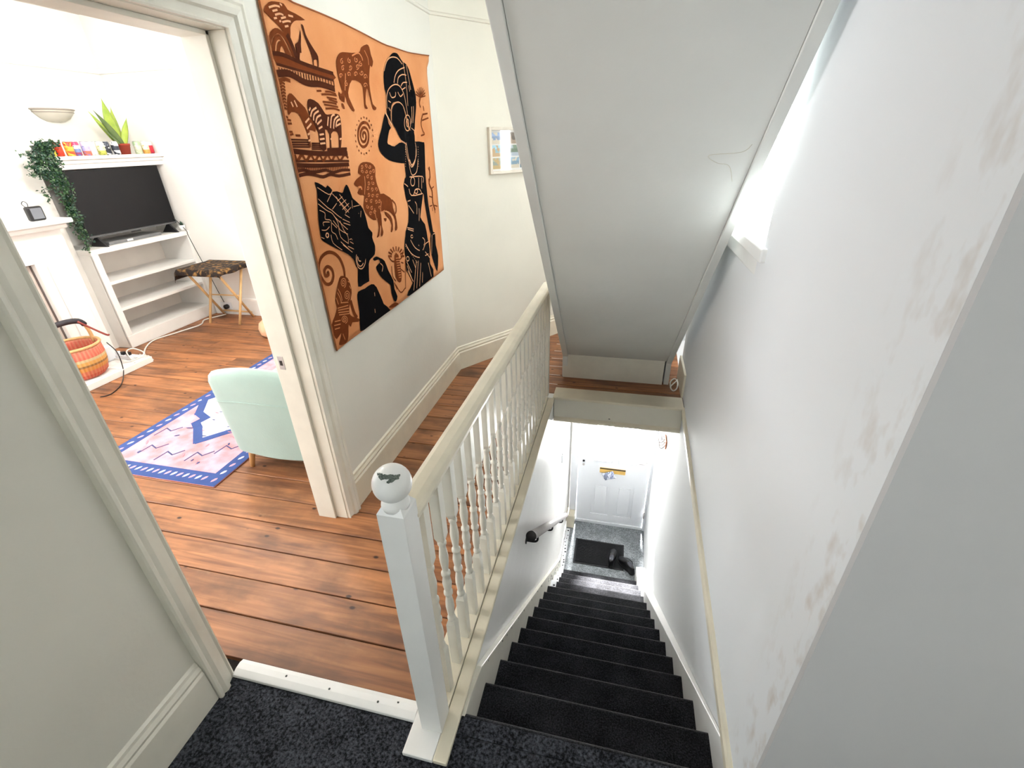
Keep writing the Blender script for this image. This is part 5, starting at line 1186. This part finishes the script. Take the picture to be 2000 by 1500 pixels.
# fireplace
fp = thing('fireplace', 'white painted fireplace surround with mantelpiece and boarded opening', 'fireplace', (-4.2, 1.5, 0))
def fpb(name, m, *b, bev=0.004):
    return P_(B(*b), name, m, fp, bevel=bev)
CB = -4.361 + 0.0
fpb('mantel_shelf', GLOSSW, -4.36, -3.945, 0.78, 2.225, 1.225, 1.262, bev=0.008)
fpb('mantel_moulding', GLOSSW, -4.36, -3.985, 0.82, 2.195, 1.185, 1.225, bev=0.012)
fpb('frieze', GLOSSW, -4.36, -4.045, 0.86, 2.165, 0.955, 1.185)
for a, b in ((1.880, 2.165), (0.86, 1.145)):
    fpb('pilaster', GLOSSW, -4.36, -4.045, a, b, 0.066, 0.955)
    fpb('pilaster_panel', GLOSSW, -4.045, -4.030, a + 0.07, b - 0.05, 0.16, 0.93, bev=0.008)
fpb('fire_board', mat('warm_grey_board', (214, 202, 192), 0.6, 0.06, 5), -4.34, -4.10, 1.150, 1.876, 0.066, 0.950)
for a, b, c_, d in ((1.868, 1.880, 0.066, 0.955), (1.145, 1.157, 0.066, 0.955), (1.157, 1.868, 0.943, 0.955)):
    fpb('metal_edging', mat('grey_edging', (110, 100, 98), 0.4, 0.1, 12, metal=0.4), -4.10, -4.092, a, b, c_, d, bev=0.001)
hb = fpb('hearth', GLOSSW, -4.36, -3.690, 0.84, 2.195, 0.0, 0.055, bev=0.004)
for i in range(3):
    for j in range(9):
        x0 = -4.085 + i * 0.13; y0 = 0.85 + j * 0.1485
        P_(B(x0 + 0.002, x0 + 0.128, y0 + 0.002, y0 + 0.1465, 0.0545, 0.066), 'tile', GLOSSW, hb, bevel=0.003)

# portable speaker on the mantelpiece
ps = thing('portable_speaker', 'small square black speaker with a strap loop on the mantelpiece', 'speaker', (-4.03, 2.035, 1.262))
B(-0.022, 0.022, -0.055, 0.055, 0.0, 0.105).build('body', BLACK, ps, bevel=0.014, seg=3)
B(0.020, 0.0235, -0.036, 0.042, 0.014, 0.092).build('grille', mat('grey_mesh', (118, 122, 130), 0.6, 0.3, 300), ps, bevel=0.006)
MB().tube(catmull([(0, -0.040, 0.100), (0, -0.058, 0.128), (0, -0.040, 0.145), (0, -0.022, 0.128), (0, -0.026, 0.100)], False, 5), 0.0025, 6).build('strap_loop', BLACK, ps)

# woven basket on the hearth
ba = thing('woven_basket', 'round red and orange woven market basket with dark handle on the hearth', 'basket', (-3.875, 1.745, 0.066))
ba.scale = (1.12, 1.12, 1.18)
m, t, N, L, P = nt('basket_weave')
tc = N.new('ShaderNodeTexCoord'); sp2 = N.new('ShaderNodeSeparateXYZ'); L.new(tc.outputs['Object'], sp2.inputs[0])
mr = N.new('ShaderNodeMapRange'); mr.inputs[1].default_value = 0.0; mr.inputs[2].default_value = 0.24; L.new(sp2.outputs['Z'], mr.inputs[0])
cr = N.new('ShaderNodeValToRGB'); cr.color_ramp.interpolation = 'CONSTANT'; e = cr.color_ramp.elements
stops = [(0.0, (204, 84, 62)), (0.16, (222, 120, 90)), (0.28, (224, 150, 70)), (0.40, (150, 108, 60)), (0.46, (226, 170, 90)), (0.56, (214, 196, 150)), (0.64, (214, 108, 88)), (0.86, (226, 140, 116)), (0.95, (222, 186, 140))]
e[0].position, e[0].color = stops[0][0], (*lin(stops[0][1]), 1)
e[1].position, e[1].color = stops[1][0], (*lin(stops[1][1]), 1)
for p_, c_ in stops[2:]:
    q = e.new(p_); q.color = (*lin(c_), 1)
L.new(mr.outputs[0], cr.inputs['Fac'])
at = N.new('ShaderNodeMath'); at.operation = 'ARCTAN2'; L.new(sp2.outputs['Y'], at.inputs[0]); L.new(sp2.outputs['X'], at.inputs[1])
s1 = N.new('ShaderNodeMath'); s1.operation = 'MULTIPLY'; s1.inputs[1].default_value = 44; L.new(at.outputs[0], s1.inputs[0])
s2 = N.new('ShaderNodeMath'); s2.operation = 'SINE'; L.new(s1.outputs[0], s2.inputs[0])
s3 = N.new('ShaderNodeMapRange'); s3.inputs[1].default_value = -1; s3.inputs[3].default_value = 0.0; s3.inputs[4].default_value = 0.22; L.new(s2.outputs[0], s3.inputs[0])
mx = N.new('ShaderNodeMixRGB'); mx.inputs[2].default_value = (*lin((236, 200, 160)), 1); L.new(s3.outputs[0], mx.inputs[0]); L.new(cr.outputs[0], mx.inputs[1])
L.new(mx.outputs[0], P.inputs['Base Color']); P.inputs['Roughness'].default_value = 0.8
bb = N.new('ShaderNodeBump'); bb.inputs['Strength'].default_value = 0.5; bb.inputs['Distance'].default_value = 0.01; L.new(s2.outputs[0], bb.inputs['Height']); L.new(bb.outputs[0], P.inputs['Normal'])
WEAVE = m
STRAW = mat('straw_binding', (222, 178, 124), 0.8, 0.15, 40)
DARKL = mat('dark_leather_wrap', (46, 44, 52), 0.5, 0.2, 30)
MB().lathe([(0.0, 0.004), (0.125, 0.004), (0.150, 0.03), (0.168, 0.10), (0.172, 0.16), (0.166, 0.225), (0.160, 0.225), (0.162, 0.16), (0.150, 0.05), (0.0, 0.02)], (0, 0, 0), 40).build('basket_body', WEAVE, ba)
MB().tube([(0.165 * math.cos(2 * math.pi * i / 40), 0.165 * math.sin(2 * math.pi * i / 40), 0.228) for i in range(41)], 0.010, 8).build('rim', STRAW, ba)
hpts = catmull([(0.0, -0.16, 0.20), (0.0, -0.165, 0.30), (0.0, -0.13, 0.365), (0.0, 0.0, 0.385), (0.0, 0.12, 0.365), (0.0, 0.155, 0.30), (0.0, 0.16, 0.20)], False, 5)
MB().tube(hpts, 0.012, 8).build('handle', STRAW, ba)
MB().tube(hpts[7:24], 0.019, 10).build('handle_wrap', DARKL, ba)
MB().tube(catmull([(0.02, 0.10, 0.37), (0.06, 0.16, 0.29), (0.09, 0.20, 0.24), (0.06, 0.235, 0.225)], False, 5), 0.007, 8).build('leather_tie', mat('red_leather', (150, 70, 62), 0.6, 0.2, 20), ba)

# charging clutter on the right of the hearth
ex = thing('extension_lead', 'white extension socket with plugged-in adaptors on the hearth end', 'extension lead', (-3.86, 2.09, 0.066))
B(-0.10, 0.10, -0.026, 0.026, 0.0, 0.038).build('socket_bar', UPVC, ex, bevel=0.006)
for x in (-0.06, 0.0, 0.06):
    B(x - 0.016, x + 0.016, -0.014, 0.014, 0.038, 0.066).build('plug', BLACK if x > -0.05 else UPVC, ex, bevel=0.004)
MB().tube(catmull([(0.10, 0, 0.02), (0.14, 0.03, 0.012), (0.17, 0.08, 0.006)], False, 5), 0.004, 6).build('lead', CABW, ex)
for i, (pts, lab) in enumerate((
    ([(-3.78, 2.10, 0.075), (-3.74, 2.16, 0.078), (-3.76, 2.185, 0.10), (-3.84, 2.17, 0.13), (-3.80, 2.08, 0.14), (-3.75, 2.06, 0.075)], 'coiled white charging cable looped on the hearth corner'),
    ([(-3.90, 2.03, 0.085), (-3.80, 2.00, 0.10), (-3.74, 2.03, 0.075), (-3.73, 2.14, 0.074), (-3.80, 2.18, 0.072)], 'flat white charging cable lying along the hearth edge'))):
    tag(MB().tube(catmull(pts, False, 6), 0.0055, 7).build('charging_cable', CABW), lab, 'cable')
tb = B(-3.985, -3.93, 2.00, 2.07, 0.066, 0.20).build('white_charger_stand', UPVC, bevel=0.01)
tag(tb, 'white upright charger standing at the foot of the fireplace pilaster', 'charger')
bc = MB().tube(catmull([(-3.80, 1.96, 0.28), (-3.72, 1.95, 0.20), (-3.70, 1.93, 0.075), (-3.665, 1.88, 0.01), (-3.53, 1.74, 0.005), (-3.46, 1.60, 0.005), (-3.50, 1.545, 0.005)], False, 6), 0.004, 7).build('black_cable', BLACK)
tag(bc, 'thin black cable hanging from the basket onto the floorboards', 'cable')
wc = MB().tube(catmull([(-3.72, 2.215, 0.007), (-3.95, 2.33, 0.007), (-4.15, 2.60, 0.007), (-4.10, 2.85, 0.007), (-4.04, 3.09, 0.007), (-4.12, 3.23, 0.007), (-4.09, 3.33, 0.007), (-4.02, 3.45, 0.007)], False, 6), 0.007, 7).build('white_cable', CABW)
tag(wc, 'long white cable running along the floor by the bookcase plinth', 'cable')
tc_ = MB().tube(catmull([(-4.30, 3.44, 1.10), (-4.19, 3.452, 0.955), (-4.185, 3.455, 0.90), (-4.15, 3.462, 0.72), (-4.10, 3.47, 0.50), (-4.06, 3.475, 0.30), (-4.02, 3.478, 0.14)], False, 6), 0.0035, 6).build('television_cable', BLACK)
tag(tc_, 'thin dark television cable hanging down to the wall socket', 'cable')
so_ = thing('wall_socket', 'white wall socket with a black plug on the skirting behind the folding table', 'socket')
B(-4.08, -3.93, 3.474, 3.482, 0.06, 0.145).build('plate', UPVC, so_, bevel=0.003)
MB().tube([(-3.985, 3.474, 0.10), (-3.985, 3.435, 0.10)], 0.026, 14).build('plug', BLACK, so_)

# folding side table with a batik cloth
ft = thing('folding_table', 'small folding pine side table by the white wall', 'side table', (-3.78, 3.26, 0))
def leg(a, b, r=0.0135):
    P_(MB().tube([a, b], r, 10), 'leg', PINE, ft)
leg((-3.985, 3.175, 0), (-3.950, 3.395, 0.612)); leg((-3.605, 3.185, 0), (-3.560, 3.40, 0.612))
leg((-4.045, 3.465, 0), (-3.985, 3.085, 0.612)); leg((-3.650, 3.455, 0), (-3.600, 3.085, 0.612))
P_(MB().tube([(-4.03, 3.445, 0.06), (-3.64, 3.435, 0.06)], 0.010, 8), 'stretcher', PINE, ft)
P_(MB().tube([(-3.97, 3.28, 0.30), (-3.59, 3.29, 0.30)], 0.008, 8), 'stretcher', PINE, ft)
P_(B(-4.03, -3.52, 3.04, 3.44, 0.612, 0.628), 'tabletop', PINE, ft, bevel=0.003)
BATIK = mat('batik_cloth', (34, 24, 20), 0.9, 0.3, 22, 0.2, 120, c2=(150, 112, 62))
BATIK.node_tree.nodes['Color Ramp'].color_ramp.elements[0].position = 0.50
BATIK.node_tree.nodes['Color Ramp'].color_ramp.elements[1].position = 0.66
bc_ = MB()
def bfn(u, v):
    x = -4.13 + 0.66 * u; y = 2.985 + 0.495 * v
    ox = max(0, -4.035 - x, x + 3.515); oy = max(0, 3.035 - y)
    x2 = min(max(x, -4.045), -3.505) + (0.01 if ox else 0) * 0; y2 = max(y, 3.025)
    hang = 1.15 * max(ox, oy) + 0.5 * min(ox, oy)
    x2 -= 0.35 * max(0, -4.035 - x)
    y2 -= 0.25 * oy
    return (x2 + 0.006 * math.sin(30 * y), min(y2, 3.478), 0.6325 - hang + 0.004 * math.sin(25 * x) * math.sin(21 * y) * (1 if hang else 0.2))
bo = bc_.grid(bfn, 36, 28).build('table_cloth', BATIK)
q = bo.modifiers.new('solid', 'SOLIDIFY'); q.thickness = 0.003; q.offset = 1
tag(bo, 'dark brown and gold batik cloth draped over the folding table', 'cloth')

# pinched clay-pink sack on the floor
pk = thing('cloth_sack', 'small pinched peach-coloured sack on the boards beside the doorway jamb', 'sack', (-3.005, 2.985, 0))
PEACH = mat('peach_cloth', (232, 184, 148), 0.85, 0.12, 10, 0.3, 40)
mb = MB()
def skf(u, v):
    a = 2 * math.pi * u
    prof = [(0.085, 0.0), (0.125, 0.03), (0.135, 0.08), (0.115, 0.14), (0.06, 0.185), (0.035, 0.20), (0.06, 0.235), (0.075, 0.25)]
    i = min(int(v * 7), 6); f_ = v * 7 - i
    r = prof[i][0] + (prof[i + 1][0] - prof[i][0]) * f_; z = prof[i][1] + (prof[i + 1][1] - prof[i][1]) * f_
    r *= 1 + 0.05 * math.sin(9 * a) * min(1, v * 2)
    return (r * math.cos(a), r * math.sin(a), z)
mb.grid(skf, 36, 21); mb.lathe([(0.0, 0.0), (0.085, 0.0)], (0, 0, 0), 36)
mb.build('sack_body', PEACH, pk)
MB().tube([(0.040 * math.cos(2 * math.pi * i / 20), 0.040 * math.sin(2 * math.pi * i / 20), 0.20) for i in range(21)], 0.007, 8).build('tie', mat('tan_tie', (190, 130, 92), 0.8, 0.1, 20), pk)

# ---------------------------------------------------------------- rug
RX0, RX1, RY0, RY1 = -2.680, -1.730, 0.795, 2.545
rg = thing('rug', 'pink and blue flatweave rug with zigzag diamonds under the armchair', 'rug', (-2.2, 1.67, 0))
RUGP = mat('rug_pink', (214, 136, 138), 0.95, 0.1, 9, 0.3, 200, c2=(206, 172, 190))
RUGB = mat('rug_blue', (56, 80, 140), 0.95, 0.15, 12, 0.3, 200)
RUGW = mat('rug_ivory', (206, 202, 212), 0.95, 0.06, 20, 0.3, 200)
RUGD = mat('rug_pattern_slate', (70, 80, 120), 0.95, 0.1, 20)
RUGR = mat('rug_rose', (224, 138, 148), 0.95, 0.1, 20)
rgb_ = P_(B(RX0, RX1, RY0, RY1, 0.0012, 0.009), 'rug_field', RUGP, rg, bevel=0.003)
bw = 0.085
for b in ((RX0, RX0 + bw, RY0, RY1), (RX1 - bw, RX1, RY0, RY1), (RX0 + bw, RX1 - bw, RY0, RY0 + bw + 0.02), (RX0 + bw, RX1 - bw, RY1 - bw, RY1)):
    P_(B(b[0], b[1], b[2], b[3], 0.0085, 0.0100), 'border', RUGB, rg)
bd = MB(); bd2 = MB()
def dash(mb, x, y, ang_, l, w):
    c_, s_ = math.cos(ang_), math.sin(ang_)
    pts = [(-l, 0), (-l * .4, w), (l * .5, w), (l, 0), (l * .5, -w), (-l * .4, -w)]
    mb.prism([(x + a * c_ - b * s_, y + a * s_ + b * c_) for a, b in pts], 0.0095, 0.0108, 'z')
for i in range(24):
    y = RY0 + 0.05 + i * 0.0725
    for x in (RX0 + bw * .52, RX1 - bw * .52):
        dash(bd if i % 2 else bd2, x, y, 1.2, 0.022, 0.009)
for i in range(17):
    x = RX0 + 0.13 + i * 0.044
    dash(bd if i % 2 else bd2, x, RY0 + 0.055, 1.1, 0.022, 0.009)
    dash(bd if i % 2 else bd2, x, RY1 - 0.042, 1.1, 0.022, 0.009)
P_(bd, 'border_dashes', RUGW, rg)['kind'] = 'stuff'
P_(bd2, 'border_dashes', mat('rug_border_rose', (200, 158, 178), 0.95, 0.05, 20), rg)['kind'] = 'stuff'
# central blue zigzag medallion
def ribbon_z(pts, w, z0, z1):
    mb = MB()
    for si, (a, b) in enumerate(zip(pts[:-1], pts[1:])):
        d = Vector((b[0] - a[0], b[1] - a[1])); l = d.length; d.normalize(); n2 = Vector((-d.y, d.x)) * w / 2
        e0 = Vector(a) - d * w * 0.35; e1 = Vector(b) + d * w * 0.35
        mb.prism([tuple(e0 + n2), tuple(e0 - n2), tuple(e1 - n2), tuple(e1 + n2)], z0 - 0.00013 * (si % 5), z1 + 0.00013 * (si % 5), 'z')
    return mb
zz = [(-2.615, 1.66), (-2.49, 1.475), (-2.385, 1.425), (-2.40, 1.355), (-2.335, 1.305), (-2.20, 1.165), (-2.08, 1.305), (-2.02, 1.355), (-2.035, 1.425), (-1.93, 1.475), (-1.805, 1.66), (-1.93, 1.86), (-2.04, 1.91), (-2.02, 1.98), (-2.08, 2.03), (-2.20, 2.17), (-2.335, 2.03), (-2.40, 1.98), (-2.385, 1.91), (-2.49, 1.86), (-2.615, 1.66)]
P_(MB().prism(zz[:-1], 0.0085, 0.0098, 'z'), 'medallion_field', RUGW, rg)
P_(ribbon_z(zz, 0.055, 0.0092, 0.0106), 'medallion_border', RUGB, rg)
P_(ribbon_z([(-2.34, 1.60), (-2.27, 1.52), (-2.20, 1.60), (-2.13, 1.52), (-2.06, 1.60)], 0.03, 0.0092, 0.0106), 'medallion_zigzag', RUGB, rg)
pat, pat2 = MB(), MB()
rr_ = random.Random(21)
for i in range(60):
    x, y = rr_.uniform(RX0 + 0.13, RX1 - 0.13), rr_.uniform(RY0 + 0.16, RY1 - 0.14)
    dash(pat if i % 2 else pat2, x, y, rr_.uniform(0, 3.1), rr_.uniform(0.012, 0.03), rr_.uniform(0.004, 0.008))
for cx_, cy_ in ((-2.42, 1.03), (-2.25, 0.99), (-2.05, 1.02), (-1.92, 1.12), (-2.50, 1.22)):
    pat.add(*(lambda mb: (mb.v, mb.f))(ribbon_z([(cx_ - 0.06, cy_ - 0.05), (cx_ - 0.05, cy_ + 0.04), (cx_ + 0.01, cy_ + 0.015), (cx_ + 0.05, cy_ + 0.07)], 0.009, 0.0088, 0.0102)))
P_(pat, 'woven_marks', RUGD, rg)['kind'] = 'stuff'
P_(pat2, 'woven_marks', RUGR, rg)['kind'] = 'stuff'

# ---------------------------------------------------------------- armchair, its back to the door
ac = thing('armchair', 'mint green velvet tub armchair with tapered wooden legs, back to the door', 'armchair', (-1.405, 1.275, 0))
MINT = mat('mint_velvet', (156, 179, 170), 0.85, 0.08, 5, 0.12, 120, sheen=0.4)
def shell(x, y, z0, z1, th, name, fn, nu, nv):
    pass
# curved back-and-arms shell: outer outline in plan, U-shaped, open to +y
def plan(t, inset):
    """t 0..1 from left arm front round the back to right arm front"""
    wd, dp, r = 0.375 - inset, 0.30 - inset, 0.115 - inset * 0.6
    pts = [(-wd, 0.34), (-wd, -dp + r)]
    for i in range(1, 9):
        a = math.pi + (math.pi / 2) * i / 8
        pts.append((-wd + r + r * math.cos(a), -dp + r + r * math.sin(a)))
    for i in range(1, 6):
        pts.append((-wd + r + (2 * wd - 2 * r) * i / 6, -dp - 0.02 * math.sin(math.pi * i / 6)))
    pts.append((wd - r, -dp))
    for i in range(1, 9):
        a = 1.5 * math.pi + (math.pi / 2) * i / 8
        pts.append((wd - r + r * math.cos(a), -dp + r + r * math.sin(a)))
    pts.append((wd, 0.34))
    ls_ = [0]
    for a, b in zip(pts[:-1], pts[1:]):
        ls_.append(ls_[-1] + math.hypot(b[0] - a[0], b[1] - a[1]))
    s = t * ls_[-1]
    for i in range(len(pts) - 1):
        if s <= ls_[i + 1] + 1e-9:
            f_ = (s - ls_[i]) / (ls_[i + 1] - ls_[i] + 1e-9)
            return (pts[i][0] + (pts[i + 1][0] - pts[i][0]) * f_, pts[i][1] + (pts[i + 1][1] - pts[i][1]) * f_)
    return pts[-1]
def ztop(t):
    e = abs(t - 0.5) * 2
    z = 0.690 - 0.055 * min(1, e / 0.36) ** 2
    if e > 0.36:
        z -= 0.22 * min(1, (e - 0.36) / 0.30) ** 0.8
    return z
cross = [(0.0, 0.00), (0.0, 0.5), (0.0, 0.90), (0.010, 0.965), (0.030, 1.0), (0.055, 1.0), (0.075, 0.965), (0.085, 0.90), (0.085, 0.5), (0.085, 0.0)]
def shf(u, v):
    t = u
    j = v * (len(cross) - 1); i = min(int(j), len(cross) - 2); f_ = j - i
    ins = cross[i][0] + (cross[i + 1][0] - cross[i][0]) * f_; h = cross[i][1] + (cross[i + 1][1] - cross[i][1]) * f_
    flare = 0.05 * h
    x, y = plan(t, ins)
    zb_ = 0.118 + 0.02 * abs(t - 0.5) * 2
    z = zb_ + (ztop(t) - zb_) * h
    return (x * (0.93 + flare * 1.6), y * (0.93 + flare * 1.6), z)
mb = MB().grid(shf, 48, 18)
nu = 49
bk_ = mb.build('back_and_arms', MINT, ac)
cap_l = [shf(0.0, j / 18) for j in range(19)]; cap_r = [shf(1.0, j / 18) for j in range(19)]
MB().add(cap_l, [tuple(range(19))]).build('arm_front', MINT, bk_); MB().add(cap_r, [tuple(range(19))]).build('arm_front', MINT, bk_)
MB().tube([(lambda p: (p[0] * 1.004, p[1] * 1.004, p[2]))(shf(u / 60, 0.155)) for u in range(8, 53)], 0.0035, 6).build('piping', MINT, bk_)
B(-0.28, 0.28, -0.21, 0.35, 0.15, 0.30).build('seat_base', MINT, ac, bevel=0.02)
B(-0.27, 0.27, -0.20, 0.37, 0.30, 0.40).build('seat_cushion', MINT, ac, bevel=0.04, seg=4)
B(-0.29, 0.29, -0.25, 0.33, 0.125, 0.15).build('base_board', mat('dark_base', (70, 60, 50), 0.8, 0.1, 10), ac, bevel=0.02)
for x, y in ((-0.235, -0.235), (0.235, -0.235), (-0.235, 0.27), (0.235, 0.27)):
    MB().tube([(x, y, 0.130), (x * 1.06, y * 1.10, 0.0)], 0.021, 14, 0.013).build('leg', PINEL, ac)
